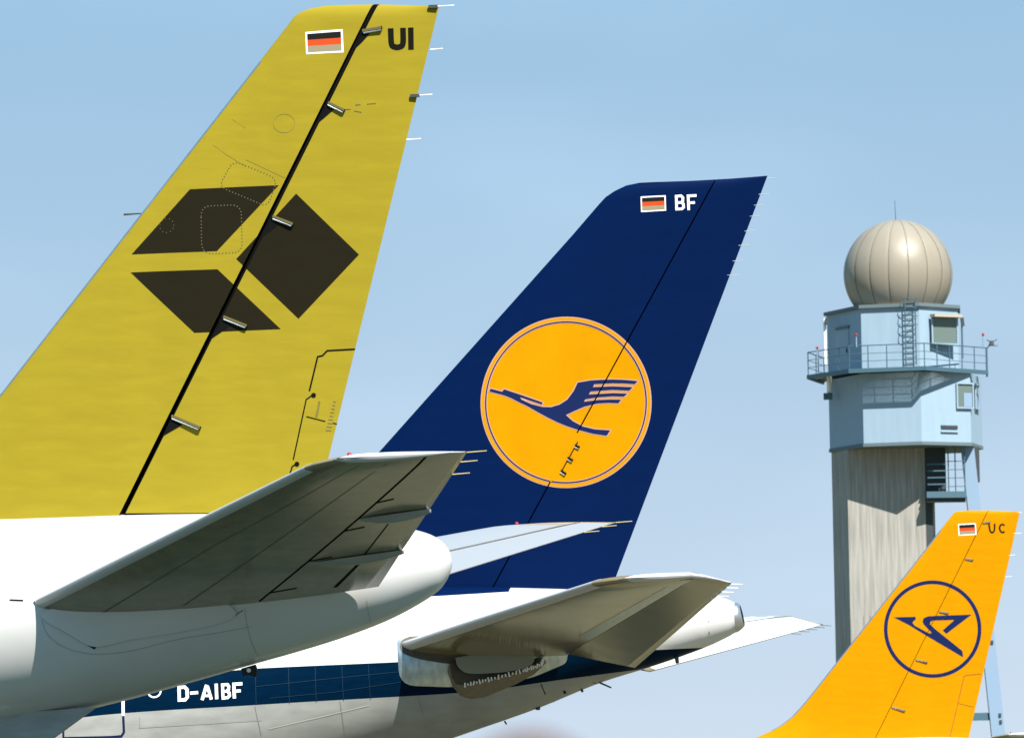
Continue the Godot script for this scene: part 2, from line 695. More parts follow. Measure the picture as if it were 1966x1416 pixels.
func fus_at(U: Dictionary, p: Vector2, lift: float) -> Vector3:
	return fus_pt(U, p.x, fus_theta(U, p.x, p.y), lift)


func fus_stations(a0: float, a1: float, step: float, tight: float) -> Array:
	var out := []
	var a := a0
	while a < a1 - 1e-4:
		out.append(a)
		a += clampf((a1 - a) * 0.12, tight, step)
	out.append(a1)
	return out


func fus_shell(U: Dictionary, stations: Array, t0: Callable, t1: Callable, cols: int, lift: float, sd := 1.0) -> ArrayMesh:
	var st := begin(0)
	var grid := []
	for a in stations:
		var row := []
		var x: float = t0.call(a)
		var y: float = t1.call(a)
		for j in cols + 1:
			var p := fus_pt(U, a, lerpf(x, y, float(j) / cols), lift)
			p.z *= sd
			row.append(p)
		grid.append(row)
	for i in stations.size() - 1:
		var mid := (curve_at(U.top, stations[i]) + curve_at(U.bot, stations[i])) * 0.5
		for j in cols:
			var c: Vector3 = (grid[i][j] + grid[i + 1][j + 1]) * 0.5
			quad(st, grid[i][j], grid[i][j + 1], grid[i + 1][j + 1], grid[i + 1][j], Vector3(0, c.y - mid, c.z))
	return done(st)


func fus_body(U: Dictionary, stations: Array) -> ArrayMesh:
	return fus_shell(U, stations, func(_a): return -PI, func(_a): return PI, 64, 0.0)


func airliner(called: String, label: String, at: Vector3, yaw: float, pitch: float) -> Node3D:
	var o := thing(called, label, "airliner", "parked airliners")
	o.position = at
	o.basis = Basis(Vector3.UP, deg_to_rad(-yaw)) * Basis(Vector3(0, 0, 1), deg_to_rad(pitch))
	return o


func wicks(list: Array, mat: String, parent: Node, r := 0.008) -> void:
	for i in range(0, list.size(), 2):
		var a: Vector2 = list[i]
		var b: Vector2 = list[i + 1]
		put("static_wick", rod(Vector3(a.x, a.y, 0), Vector3(b.x, b.y, 0), r * 1.2, r), mat, parent)


func flag(outer: Array, parent: Node, fn: Callable, fn2: Callable) -> void:
	# outer: top left, top right, bottom right, bottom left
	mark("flag", [outer], "white_mark", parent, fn)
	var bi := func(u: float, v: float) -> Vector2: return outer[0].lerp(outer[1], u).lerp(outer[3].lerp(outer[2], u), v)
	var i := 0
	for m in ["flag_black", "flag_red", "flag_gold"]:
		var v0 := lerpf(0.09, 0.91, i / 3.0)
		var v1 := lerpf(0.09, 0.91, (i + 1) / 3.0)
		mark("flag_stripe", [[bi.call(0.05, v0), bi.call(0.95, v0), bi.call(0.95, v1), bi.call(0.05, v1)]], m, parent, fn2)
		i += 1


# a bar along the hinge line with its bright arm below
func bracket(F: Dictionary, a: Vector2, b: Vector2, thick: float, deep: float, cover: String, arm: String, parent: Node, cut := 0.0) -> void:
	var pa := fin_at(F, a, 0.0)
	var pb := fin_at(F, b, 0.0)
	var s := maxf(pa.z, pb.z)
	var d := (b - a)
	var ang := d.angle()
	var mid := (a + b) * 0.5
	var down := Vector2(sin(ang), -cos(ang))
	var basis := Basis(Vector3(0, 0, 1), ang)
	var m1 := mid + down * thick * 0.05
	put("hinge_fairing", box(Vector3(d.length(), thick * 0.62, deep)), cover, parent, Transform3D(basis, Vector3(m1.x, m1.y, s + deep * 0.35)))
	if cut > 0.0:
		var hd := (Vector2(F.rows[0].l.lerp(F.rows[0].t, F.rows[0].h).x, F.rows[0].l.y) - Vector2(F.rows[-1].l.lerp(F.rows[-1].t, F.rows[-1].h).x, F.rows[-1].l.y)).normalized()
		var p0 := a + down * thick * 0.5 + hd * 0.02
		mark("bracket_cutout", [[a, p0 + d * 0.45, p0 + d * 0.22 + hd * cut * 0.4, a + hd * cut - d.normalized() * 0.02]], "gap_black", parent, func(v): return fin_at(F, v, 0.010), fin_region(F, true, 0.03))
	var m2 := mid + down * thick * 0.62
	put("hinge_arm", rod(Vector3(-d.length() * 0.46, 0, 0), Vector3(d.length() * 0.46, 0, 0), thick * 0.27, thick * 0.22), arm, parent, Transform3D(basis, Vector3(m2.x, m2.y, s + deep * 0.42)))
	var m3 := b + down * thick * 0.05
	put("hinge_bolt", box(Vector3(0.02, thick * 0.66, deep * 0.8)), "gap_black", parent, Transform3D(basis, Vector3(m3.x, m3.y, s + deep * 0.36)))


func landing_gear(o: Node3D, x: float, u_top: float, spread: float) -> void:
	for z in ([-spread, spread] if spread > 0.0 else [0.0]):
		var g := put("landing_gear_leg", rod(Vector3(x, u_top, z), Vector3(x, 0.6, z), 0.16, 0.12, 12), "bare_metal", o)
		for dx in [-0.7, 0.7]:
			for dz in [-0.35, 0.35]:
				put("wheel", rod(Vector3(x + dx, 0.55, z + dz - 0.17), Vector3(x + dx, 0.55, z + dz + 0.17), 0.55, 0.55, 20), "rubber", g)
		put("bogie_beam", rod(Vector3(x - 0.7, 0.55, z), Vector3(x + 0.7, 0.55, z), 0.1, 0.1), "dark_metal", g)


# ------------------------------------------------------------------- setting

func ground() -> void:
	var g := put("ground", prism([Vector2(-3000, -4000), Vector2(3000, -4000), Vector2(3000, 1500), Vector2(-3000, 1500)], -0.5, 0.0), "grass", self)
	g.set_meta("kind", "structure")
	g.set_meta("label", "grass airfield ground stretching to the horizon")
	var a := put("apron", prism([Vector2(-160, -150), Vector2(160, -150), Vector2(160, -108), Vector2(-160, -108)], -0.3, 0.004), "apron_concrete", self)  # out of view; pale tone and edges chosen for bounce on the undersides
	a.set_meta("kind", "structure")
	a.set_meta("label", "light concrete apron under the blue-tailed airliner, tone and edges set for bounce light")
	var t := put("shade_strip", prism([Vector2(-160, -108), Vector2(160, -108), Vector2(160, 40), Vector2(-160, 40)], -0.3, 0.008), "shade_ground", self)  # added strip, darkened in place of the missing aircraft shadows
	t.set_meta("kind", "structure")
	t.set_meta("label", "added dark ground strip under the yellow-tailed airliner, toned for missing aircraft shadow")


# ------------------------------------------------------------ yellow airliner

func stab_wide_body(o: Node3D, q: Array, sd: float, detail: bool, top_mat: String, low_mat: String) -> Node3D:
	var F := stab_foil(q, sd, 0.652, 0.722, 0.085, 0.0, 0.10)
	var last: float = F.rows.size() - 1.0
	var s := put("horizontal_stabilizer", foil_skin(F, false, 0.026, 0.0, last), low_mat, o)
	put("elevator", foil_skin(F, true, 0.026, 0.12, last), low_mat, s)
	put("hinge_cove", foil_cove(F, 0.026, 0.026, 0.0, last), "gap_black", s)
	put("leading_edge_skin", foil_skin(F, false, 0.0, 0.0, last - 4.0, 1.0, -1.0, 0.14, 0.003), "edge_grey", s)
	var up := func(p: Vector2) -> Vector3: return foil_pt(F, stab_row(F, p.y), p.x, 1.0, 0.004)
	var low := func(p: Vector2) -> Vector3: return foil_pt(F, stab_row(F, p.y), p.x, -1.0, 0.004)
	put("tip_cap", tip_cap(F), "tip_white", s)
	mark("upper_skin", [[Vector2(0.05, 0.0), Vector2(0.63, 0.0), Vector2(0.70, 0.985), Vector2(0.08, 0.95)]], top_mat, s, up, [], Vector3.UP, 0.12)
	mark("upper_elevator_skin", [[Vector2(0.66, 0.03), Vector2(0.995, 0.03), Vector2(0.995, 0.985), Vector2(0.735, 0.985)]], top_mat, s, up, [], Vector3.UP, 0.12)
	if detail:
		for r in [[Vector2(0.2, 0.0), Vector2(0.2, 0.5), Vector2(0.27, 0.985)], [Vector2(0.42, 0.05), Vector2(0.46, 0.985)]]:
			mark("panel_seam", ribbon(r, 0.005), "seam_grey", s, low, [], Vector3.DOWN, 0.06)
		mark("tab_gap", ribbon([Vector2(0.86, 0.06), Vector2(0.875, 0.24)], 0.012), "gap_black", s, low, [], Vector3.DOWN, 0.05)
		mark("tab_gap", ribbon([Vector2(0.868, 0.30), Vector2(0.86, 0.53)], 0.006), "gap_black", s, low, [], Vector3.DOWN, 0.05)
		for v in [0.085, 0.31, 0.52, 0.71]:
			mark("hinge_slot", ribbon([Vector2(foil_hinge(F, stab_row(F, v)) + 0.002, v), Vector2(foil_hinge(F, stab_row(F, v)) + 0.075, v + 0.012)], 0.010), "gap_black", s, low, [], Vector3.DOWN, 0.05)
		for e in [Vector2(0.12, 0.32), Vector2(0.2, 0.55), Vector2(0.12, 0.62)]:
			mark("access_panel", ribbon(rounded([e + Vector2(-0.012, -0.012), e + Vector2(0.014, -0.008), e + Vector2(0.012, 0.012), e + Vector2(-0.014, 0.008)]), 0.0016, true), "seam_grey", s, low, [], Vector3.DOWN, 0.05)
		# teardrop fairings of the elevator actuators
		for e in [Vector2(0.28, 0.76), Vector2(0.55, 0.76)]:
			var st := begin(0)
			var v0 := 0.295 if e.x < 0.4 else 0.60
			var n := 14
			var grid := []
			for i in n + 1:
				var x := float(i) / n
				var f := lerpf(0.70, 1.005, x)
				var ctr := foil_pt(F, stab_row(F, v0), f, -1.0, 0.0)
				var r := 0.135 * pow(sin(PI * clampf(0.03 + x * 0.86, 0.0, 1.0)), 0.8) + 0.004
				var row := []
				for j in 9:
					var th := PI * j / 8.0
					row.append(ctr - F.n * (r * 0.95 * sin(th) - 0.0) + Vector3(0, 0, 1) * sd * r * cos(th))
				grid.append(row)
			for i in n:
				for j in 8:
					quad(st, grid[i][j], grid[i][j + 1], grid[i + 1][j + 1], grid[i + 1][j], Vector3(0, -1, 0.3 * cos(PI * j / 8.0)))
			st.set_smooth_group(-1)
			for j in 8:
				tri(st, grid[n][j], grid[n][j + 1], grid[n][0], Vector3.RIGHT)
			put("actuator_fairing", done(st), "grey_belly_paint", s)
	# wicks at the trailing edge
	for e in [[0.995, 0.30], [0.93, 0.26], [0.845, 0.27]]:
		var p := foil_pt(F, stab_row(F, e[0]), 1.0, 0.0)
		put("static_wick", rod(p, p + Vector3(e[1], 0.015, 0), 0.010, 0.008), "wick_yellow", s)
	var lp := foil_pt(F, last - 2.0, 0.19, 1.0, 0.02)
	var ball := SphereMesh.new()
	ball.radius = 0.035
	ball.height = 0.07
	ball.radial_segments = 10
	ball.rings = 5
	put("navigation_lamp", ball, "red_lamp", s, Transform3D(Basis.IDENTITY, lp))
	return s


func wide_body_fuselage(o: Node3D, shift: float, end_top: Array, end_bot: Array) -> Dictionary:
	var top := [Vector2(-34.0, 5.6 + shift), Vector2(-33.6, 6.2 + shift), Vector2(-32.5, 6.9 + shift), Vector2(-30.5, 7.6 + shift), Vector2(-28.0, 7.83 + shift), Vector2(-6.0, 7.83 + shift), Vector2(0.0, 7.83 + shift)] + end_top
	var bot := [Vector2(-34.0, 5.5 + shift), Vector2(-33.6, 4.6 + shift), Vector2(-32.5, 3.7 + shift), Vector2(-30.5, 2.95 + shift), Vector2(-28.0, 2.8 + shift), Vector2(-11.0, 2.8 + shift), Vector2(-8.6, 3.1 + shift)] + end_bot
	var U := {"top": top, "bot": bot, "wide": 0.95, "most": 2.51}
	var stations := []
	for a in fus_stations(0.0, 6.0, 0.7, 0.02):
		stations.append(-28.0 - a)
	stations.reverse()
	stations += fus_stations(-27.2, end_top[-1].x, 0.7, 0.012)
	put("fuselage", fus_body(U, stations), "white_paint", o)
	landing_gear(o, -20.0, 3.2 + shift, 4.4)
	landing_gear(o, -31.0, 3.2 + shift, 0.0)
	return U


func yellow_airliner() -> void:
	var o := airliner("airliner", "white airliner with tall yellow tail fin marked with black cube emblem and UI", Vector3(-6.381, 0, -102.994), 7.5, 0.35)
	var U := wide_body_fuselage(o, 0.0,
		[Vector2(2.092, 7.778), Vector2(3.134, 7.712), Vector2(3.998, 7.616), Vector2(4.515, 7.515), Vector2(4.858, 7.423), Vector2(5.09, 7.343), Vector2(5.251, 7.244), Vector2(5.336, 7.156), Vector2(5.386, 7.078), Vector2(5.418, 6.991), Vector2(5.433, 6.888)],
		[Vector2(-2.163, 4.414), Vector2(-0.565, 4.659), Vector2(0.81, 4.977), Vector2(1.928, 5.263), Vector2(2.739, 5.463), Vector2(3.506, 5.672), Vector2(4.133, 5.88), Vector2(4.482, 6.02), Vector2(4.778, 6.165), Vector2(5.023, 6.303), Vector2(5.216, 6.442), Vector2(5.322, 6.576), Vector2(5.394, 6.71), Vector2(5.422, 6.803), Vector2(5.433, 6.88)])
	var skin := func(p: Vector2) -> Vector3: return fus_at(U, p, 0.006)
	mark("seam_mark", [[Vector2(-1.634, 6.417), Vector2(-1.41, 6.402), Vector2(-1.41, 6.377), Vector2(-1.635, 6.392)]], "black_mark", o, skin)
	mark("panel_seam", ribbon([Vector2(2.169, 6.187), Vector2(2.173, 5.976), Vector2(2.201, 5.679), Vector2(2.264, 5.365), Vector2(2.32, 5.186)], 0.008), "soft_line", o, skin, [], Vector3(0, 0, 1), 0.1)
	mark("panel_seam", ribbon(rounded([Vector2(-1.117, 6.071), Vector2(-1.036, 5.806), Vector2(-0.78, 5.604), Vector2(-0.352, 5.482), Vector2(0.252, 5.516), Vector2(1.029, 5.705), Vector2(1.717, 5.795), Vector2(2.232, 5.882)], 2, false), 0.008), "soft_line", o, skin, [], Vector3(0, 0, 1), 0.1)
	mark("panel_seam", ribbon(rounded([Vector2(1.122, 5.828), Vector2(1.64, 5.924), Vector2(1.942, 6.025), Vector2(2.134, 6.146)], 2, false), 0.014), "seam_grey", o, skin, [], Vector3(0, 0, 1), 0.1)
	mark("panel_seam", ribbon([Vector2(4.112, 6.279), Vector2(4.103, 5.855)], 0.007), "soft_line", o, skin, [], Vector3(0, 0, 1), 0.1)
	# fairing where the tailplane meets the body
	var fair := func(p: Vector2) -> Vector3: return fus_at(U, p, 0.045)
	mark("root_fairing", [rounded([Vector2(-1.154, 6.153), Vector2(-1.001, 6.013), Vector2(-0.71, 5.86), Vector2(-0.369, 5.639), Vector2(-0.197, 5.617), Vector2(0.236, 5.723), Vector2(1.012, 5.819), Vector2(1.615, 5.92), Vector2(1.96, 6.029), Vector2(2.065, 6.127), Vector2(1.626, 6.495), Vector2(-0.095, 6.461), Vector2(-0.875, 6.272)], 2)], "white_paint", o, fair, [], Vector3(0, 0, 1), 0.2)
	mark("root_fairing", [rounded([Vector2(-1.307, 6.285), Vector2(-1.086, 6.592), Vector2(-0.736, 6.845), Vector2(-0.431, 6.98), Vector2(-0.042, 7.019), Vector2(0.432, 7.005), Vector2(0.774, 6.859), Vector2(0.337, 6.533)], 2)], "white_paint", o, fair, [], Vector3(0, 0, 1), 0.2)
	mark("drain_smear", [[Vector2(-0.412, 5.648), Vector2(-0.318, 5.62), Vector2(-0.214, 5.651), Vector2(-0.293, 5.569), Vector2(-0.318, 5.586)]], "black_mark", o, skin)
	# tail skid and keel
	var sk := begin(-1)
	var ka := Vector2(2.049, 5.2)
	add_box(sk, Transform3D(Basis(Vector3(0, 0, 1), 0.25), Vector3(ka.x, ka.y, 0.1)), Vector3(0.24, 0.13, 0.14))
	add_box(sk, Transform3D(Basis(Vector3(0, 0, 1), -0.3), Vector3(ka.x + 0.04, ka.y - 0.06, 0.1)), Vector3(0.17, 0.06, 0.1))
	var skid := put("tail_skid", done(sk), "rubber", o)
	put("skid_lamp", rod(Vector3(ka.x + 0.0, ka.y, 0.15), Vector3(ka.x + 0.0, ka.y, 0.19), 0.035, 0.035, 12), "wick_white", skid)
	var keel := begin(-1)
	var kp := [Vector2(-4.333, 4.178), Vector2(-2.051, 4.588), Vector2(-0.465, 4.657), Vector2(-1.143, 4.197), Vector2(-1.539, 3.926), Vector2(-4.346, 3.28)]
	for i in 6:
		var a: Vector2 = kp[i]
		var b: Vector2 = kp[(i + 1) % 6]
		quad(keel, Vector3(a.x, a.y, 0.5), Vector3(b.x, b.y, 0.5), Vector3(b.x, b.y, 0.35), Vector3(a.x, a.y, 0.35), Vector3(b.y - a.y, a.x - b.x, 0) * -1.0)
	for z in [0.5, 0.35]:
		var ids := Geometry2D.triangulate_polygon(PackedVector2Array(kp))
		for k in range(0, ids.size(), 3):
			tri(keel, Vector3(kp[ids[k]].x, kp[ids[k]].y, z), Vector3(kp[ids[k + 1]].x, kp[ids[k + 1]].y, z), Vector3(kp[ids[k + 2]].x, kp[ids[k + 2]].y, z), Vector3(0, 0, z - 0.42))
	put("ventral_fairing", done(keel), "grey_belly_paint", o)

	# fin and rudder
	var F := fin_foil(
		[Vector2(-6.737, 5.245), Vector2(-3.751, 7.865), Vector2(2.913, 15.879), Vector2(2.985, 15.976), Vector2(3.074, 16.046), Vector2(3.241, 16.108), Vector2(3.486, 16.146), Vector2(3.922, 16.149), Vector2(4.375, 16.139)],
		[-0.3, 0.0, 0.963, 0.975, 0.983, 0.990, 0.994, 0.998, 1.0],
		Vector2(3.159, 7.702), Vector2(5.426, 16.06), Vector2(0, 7.826), Vector2(4.375, 16.139), 0.088, 0.22)
	var last: float = F.rows.size() - 1.0
	var base := 0.0
	for i in F.rows.size():
		if F.rows[i].l.y >= 7.7:
			base = i
			break
	var g := 0.048
	var fin := put("vertical_fin", foil_skin(F, false, g, 0.0, last), "yellow_paint", o)
	var rud := put("rudder", foil_skin(F, true, g, base + 0.1, last), "yellow_paint", o)
	put("hinge_cove", foil_cove(F, g, g, base, last), "gap_black", fin)
	put("root_gap_shade", foil_skin(F, true, g, base - 0.15, base + 0.1, 0.75), "gap_black", rud)  # black filler added for the shade in the gap under the rudder
	put("leading_edge_strip", foil_skin(F, false, 0.0, base - 1.0, last - 7.0, 1.0, -1.0, 0.045, 0.003), "bare_metal", fin)
	var on := func(p: Vector2) -> Vector3: return fin_at(F, p, 0.004)
	var on2 := func(p: Vector2) -> Vector3: return fin_at(F, p, 0.008)
	var reg_f := fin_region(F, false, g)
	var reg_r := fin_region(F, true, g)
	var cube := [[Vector2(0.217, 12.123), Vector2(1.216, 13.167), Vector2(2.708, 13.179), Vector2(1.658, 12.122)], [Vector2(0.202, 11.821), Vector2(1.661, 11.82), Vector2(2.685, 10.801), Vector2(1.257, 10.782)], [Vector2(2.992, 13.031), Vector2(4.003, 11.993), Vector2(2.983, 10.963), Vector2(1.978, 11.981)]]
	for c in cube:
		mark("cube_emblem", [c], "logo_black", fin, on, reg_f)
		mark("cube_emblem", [c], "logo_black", rud, on, reg_r)
	flag([Vector2(3.196, 15.71), Vector2(3.823, 15.732), Vector2(3.833, 15.346), Vector2(3.206, 15.337)], fin, on, on2)
	mark("letter", ribbon(rounded([Vector2(4.619, 15.72), Vector2(4.622, 15.478), Vector2(4.642, 15.421), Vector2(4.72, 15.396), Vector2(4.799, 15.419), Vector2(4.822, 15.478), Vector2(4.823, 15.721)], 1, false), 0.094), "black_mark", rud, on)
	mark("letter", [[Vector2(4.905, 15.722), Vector2(4.996, 15.722), Vector2(4.992, 15.355), Vector2(4.901, 15.354)]], "black_mark", rud, on)
	# access panels and their rivets
	var pad := [corners([Vector2(1.403, 12.875), Vector2(2.074, 12.875), Vector2(2.085, 12.089), Vector2(1.405, 12.088)], 0.25), corners([Vector2(1.958, 13.623), Vector2(2.692, 13.292), Vector2(2.517, 12.824), Vector2(1.706, 13.192)], 0.3)]
	for p in pad:
		mark("rivet_row", dots(p, 0.055, 0.011), "rivet_khaki", fin, on2).set_meta("kind", "stuff")
	mark("access_panel", ribbon(circle(Vector2(2.816, 14.204), 0.155, 28, 1.15), 0.008, true), "yellow_line", fin, on)
	mark("rivet_row", dots(circle(Vector2(0.82, 12.577), 0.12, 20), 0.07, 0.008), "rivet_khaki", fin, on2).set_meta("kind", "stuff")
	mark("panel_seam", ribbon([Vector2(1.451, 14.029), Vector2(1.829, 13.729), Vector2(2.157, 13.517)], 0.007), "yellow_line", fin, on)
	mark("panel_seam", ribbon([Vector2(1.756, 14.442), Vector2(2.17, 14.149)], 0.007), "yellow_line", fin, on)
	mark("panel_seam", ribbon([Vector2(2.168, 13.624), Vector2(2.814, 13.296)], 0.008), "yellow_line", fin, on)
	mark("oil_streak", ribbon([Vector2(3.803, 14.395), Vector2(3.925, 14.399)], 0.012) + ribbon([Vector2(4.005, 14.465), Vector2(4.092, 14.47)], 0.014) + ribbon([Vector2(4.196, 14.475), Vector2(4.344, 14.482)], 0.012) + ribbon([Vector2(3.985, 14.371), Vector2(4.106, 14.34)], 0.012), "trough_brown", rud, on).set_meta("kind", "stuff")
	# tab
	mark("tab_gap", ribbon([Vector2(3.91, 10.436), Vector2(3.442, 10.422), Vector2(3.362, 10.343), Vector2(3.283, 10.328), Vector2(3.133, 9.766)], 0.028), "gap_black", rud, on, reg_r)
	mark("tab_gap", ribbon([Vector2(3.192, 9.712), Vector2(3.122, 9.655), Vector2(3.078, 9.63), Vector2(2.84, 8.642)], 0.022), "gap_black", rud, on, reg_r)
	mark("tab_gap", ribbon([Vector2(2.899, 8.58), Vector2(2.82, 8.531), Vector2(2.774, 8.395)], 0.024), "gap_black", rud, on, reg_r)
	mark("tab_gap", [PackedVector2Array(circle(Vector2(3.201, 9.695), 0.04, 12))], "gap_black", rud, on2)
	mark("tab_gap", [PackedVector2Array(circle(Vector2(2.899, 8.571), 0.04, 12))], "gap_black", rud, on2)
	mark("tab_line", ribbon([Vector2(3.072, 9.347), Vector2(3.382, 9.259)], 0.018), "black_mark", rud, on)
	mark("tab_line", ribbon([Vector2(3.503, 9.23), Vector2(3.572, 9.21)], 0.018), "black_mark", rud, on)
	var scribble := []
	for i in 9:
		var y := 770.0 + i * 7.0
		scribble += ribbon([Vector2(3.276, 9.589) .lerp(Vector2(3.21, 9.317), i / 9.0), Vector2(3.311, 9.579) .lerp(Vector2(3.253, 9.307), i / 9.0)], 0.012)
		scribble += ribbon([Vector2(3.519, 9.581) .lerp(Vector2(3.369, 9.054), i / 9.0), Vector2(3.562, 9.571) .lerp(Vector2(3.464, 9.042), i / 9.0)], 0.014)
	mark("placard_text", scribble, "rivet_khaki", rud, on).set_meta("kind", "stuff")
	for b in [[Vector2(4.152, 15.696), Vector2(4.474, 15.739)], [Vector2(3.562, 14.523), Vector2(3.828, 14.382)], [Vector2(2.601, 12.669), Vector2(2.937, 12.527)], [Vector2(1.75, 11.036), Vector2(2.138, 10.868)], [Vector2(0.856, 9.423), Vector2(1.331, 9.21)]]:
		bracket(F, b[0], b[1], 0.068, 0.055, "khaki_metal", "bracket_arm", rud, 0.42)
	wicks([Vector2(5.383, 16.062), Vector2(5.678, 16.067), Vector2(5.262, 15.348), Vector2(5.471, 15.357), Vector2(5.019, 14.596), Vector2(5.28, 14.603), Vector2(4.829, 13.869), Vector2(5.073, 13.876)], "wick_white", rud)
	for p in [Vector2(5.33, 16.056), Vector2(4.993, 14.589)]:
		put("wick_base", box(Vector3(0.15, 0.05, 0.06)), "dark_metal", rud, Transform3D(Basis.IDENTITY, Vector3(p.x, p.y, 0.03)))
	var w := [Vector2(0.356, 12.814), Vector2(0.067, 12.808)]
	put("pitot_probe", rod(Vector3(w[0].x, w[0].y, 0), Vector3(w[1].x, w[1].y, 0), 0.012, 0.018), "dark_metal", fin)
	# tailplanes
	var q := [Vector3(-1.415, 6.31, 1.3), Vector3(4.313, 6.458, 0.8), Vector3(4.814, 7.946, 9.625), Vector3(7.059, 8.01, 9.625)]
	stab_wide_body(o, q, 1.0, true, "stab_top_paint", "stab_grey_paint")
	stab_wide_body(o, q, -1.0, false, "stab_top_paint", "stab_grey_paint")


# -------------------------------------------------------------- blue airliner

func blue_airliner() -> void:
	var o := airliner("airliner", "white airliner with blue tail fin, orange disc with flying crane and registration D-AIBF", Vector3(-0.096, 0, -127.966), 7.5, 1.9)
	var top := [Vector2(-36.0, 5.2), Vector2(-35.5, 6.1), Vector2(-34.0, 7.0), Vector2(-31.5, 7.8), Vector2(-28.0, 7.98), Vector2(-8.0, 7.95)] + [Vector2(-3.862, 7.874), Vector2(-0.942, 7.762), Vector2(0.187, 7.687), Vector2(1.452, 7.578), Vector2(3.128, 7.414), Vector2(4.405, 7.278), Vector2(4.668, 7.199), Vector2(4.834, 7.11)]
	var bot := [Vector2(-36.0, 5.1), Vector2(-35.5, 4.1), Vector2(-34.0, 3.2), Vector2(-31.5, 2.5), Vector2(-28.0, 2.3), Vector2(-10.5, 2.3), Vector2(-7.0, 2.95)] + [Vector2(-1.097, 4.673), Vector2(0.651, 5.175), Vector2(1.963, 5.626), Vector2(2.994, 5.888), Vector2(3.591, 6.052), Vector2(4.243, 6.255), Vector2(4.68, 6.433), Vector2(4.801, 6.501)]
	var U := {"top": top, "bot": bot, "wide": 0.95, "most": 2.82}
	var end: float = top[-1].x
	var stations := []
	for a in fus_stations(0.0, 8.0, 0.8, 0.02):
		stations.append(-28.0 - a)
	stations.reverse()
	stations += fus_stations(-27.2, end, 0.3, 0.06)
	landing_gear(o, -22.0, 3.0, 5.0)
	landing_gear(o, -32.0, 3.0, 0.0)
	var s_top: Array = [Vector2(-30, 5.98), Vector2(-9, 6.02)] + [Vector2(-4.784, 6.235), Vector2(-1.941, 6.221), Vector2(0.566, 6.215), Vector2(3.114, 6.217), Vector2(4.595, 6.229)]
	var s_bot: Array = [Vector2(-30, 5.12), Vector2(-9, 5.2)] + [Vector2(-8.221, 5.429), Vector2(-4.819, 5.495), Vector2(-2.029, 5.523), Vector2(-0.885, 5.54), Vector2(0.023, 5.586), Vector2(0.932, 5.678), Vector2(2.032, 5.782)] + [Vector2(3.103, 5.877)]
	var th_t := func(a: float) -> float: return fus_theta(U, a, curve_at(s_top, a))
	var th_b := func(a: float) -> float: return fus_theta(U, a, curve_at(s_bot, a))
	put("fuselage", fus_shell(U, stations, func(a): return -th_t.call(a), th_t, 44, 0.0), "white_paint", o)
	for sd in [1.0, -1.0]:
		put("cheatline_stripe", fus_shell(U, stations, th_t, th_b, 10, 0.0, sd), "stripe_blue_paint", o)
		put("grey_belly", fus_shell(U, stations, th_b, func(_a): return PI, 18, 0.0, sd), "grey_belly_paint", o)
	var d_low: Array = [Vector2(-14.0, 7.9)] + [Vector2(-4.863, 7.508), Vector2(-2.698, 7.547), Vector2(-0.867, 7.555), Vector2(0.272, 7.571)]
	var d_run := fus_stations(-13.5, d_low[-1].x, 0.35, 0.1)
	for sd in [1.0, -1.0]:
		put("dorsal_stripe", fus_shell(U, d_run, func(_a): return 0.0, func(a): return fus_theta(U, a, curve_at(d_low, a)), 6, 0.005, sd), "blue_paint", o)
	var skin := func(p: Vector2) -> Vector3: return fus_at(U, p, 0.010)
	var skin2 := func(p: Vector2) -> Vector3: return fus_at(U, p, 0.022)
	var skin3 := func(p: Vector2) -> Vector3: return fus_at(U, p, 0.04)
	# registration
	mark("letter", ribbon([Vector2(-6.325, 5.925), Vector2(-6.213, 5.929), Vector2(-6.167, 5.878), Vector2(-6.164, 5.723), Vector2(-6.212, 5.671), Vector2(-6.327, 5.671)], 0.063, true), "white_mark", o, skin)
	mark("hyphen", ribbon([Vector2(-6.108, 5.801), Vector2(-5.944, 5.805)], 0.06), "white_mark", o, skin)
	mark("letter", ribbon([Vector2(-5.87, 5.649), Vector2(-5.771, 5.95)], 0.063) + ribbon([Vector2(-5.756, 5.926), Vector2(-5.684, 5.652)], 0.060) + ribbon([Vector2(-5.801, 5.729), Vector2(-5.732, 5.73)], 0.05), "white_mark", o, skin)
	mark("letter", ribbon([Vector2(-5.577, 5.965), Vector2(-5.576, 5.653)], 0.063), "white_mark", o, skin)
	mark("letter", ribbon([Vector2(-5.451, 5.935), Vector2(-5.353, 5.937), Vector2(-5.326, 5.896), Vector2(-5.332, 5.839), Vector2(-5.366, 5.805), Vector2(-5.322, 5.768), Vector2(-5.318, 5.71), Vector2(-5.356, 5.673), Vector2(-5.448, 5.668)], 0.058, true) + ribbon([Vector2(-5.418, 5.802), Vector2(-5.386, 5.803)], 0.05), "white_mark", o, skin)
	mark("letter", ribbon([Vector2(-5.223, 5.65), Vector2(-5.223, 5.936), Vector2(-5.053, 5.939)], 0.063) + ribbon([Vector2(-5.187, 5.796), Vector2(-5.089, 5.797)], 0.058), "white_mark", o, skin)
	# door outlines and panel seams
	mark("door_outline", ribbon([Vector2(-7.453, 5.974), Vector2(-7.466, 5.411)], 0.060), "white_mark", o, skin)
	mark("door_outline", ribbon(rounded([Vector2(-7.463, 5.404), Vector2(-7.468, 5.008), Vector2(-7.747, 4.997), Vector2(-8.672, 5.024)], 1, false), 0.045), "blue_mark", o, skin)
	mark("door_outline", ribbon([Vector2(-8.679, 5.299), Vector2(-8.688, 5.025), Vector2(-8.686, 4.848)], 0.04), "blue_mark", o, skin)
	mark("door_emblem", ribbon(circle(Vector2(-6.825, 5.884), 0.13, 28), 0.032, true), "white_mark", o, skin)
	mark("access_panel", ribbon([Vector2(-7.139, 5.377), Vector2(-7.15, 5.159), Vector2(-5.873, 5.174), Vector2(-4.697, 5.191)], 0.009), "belly_line", o, skin)
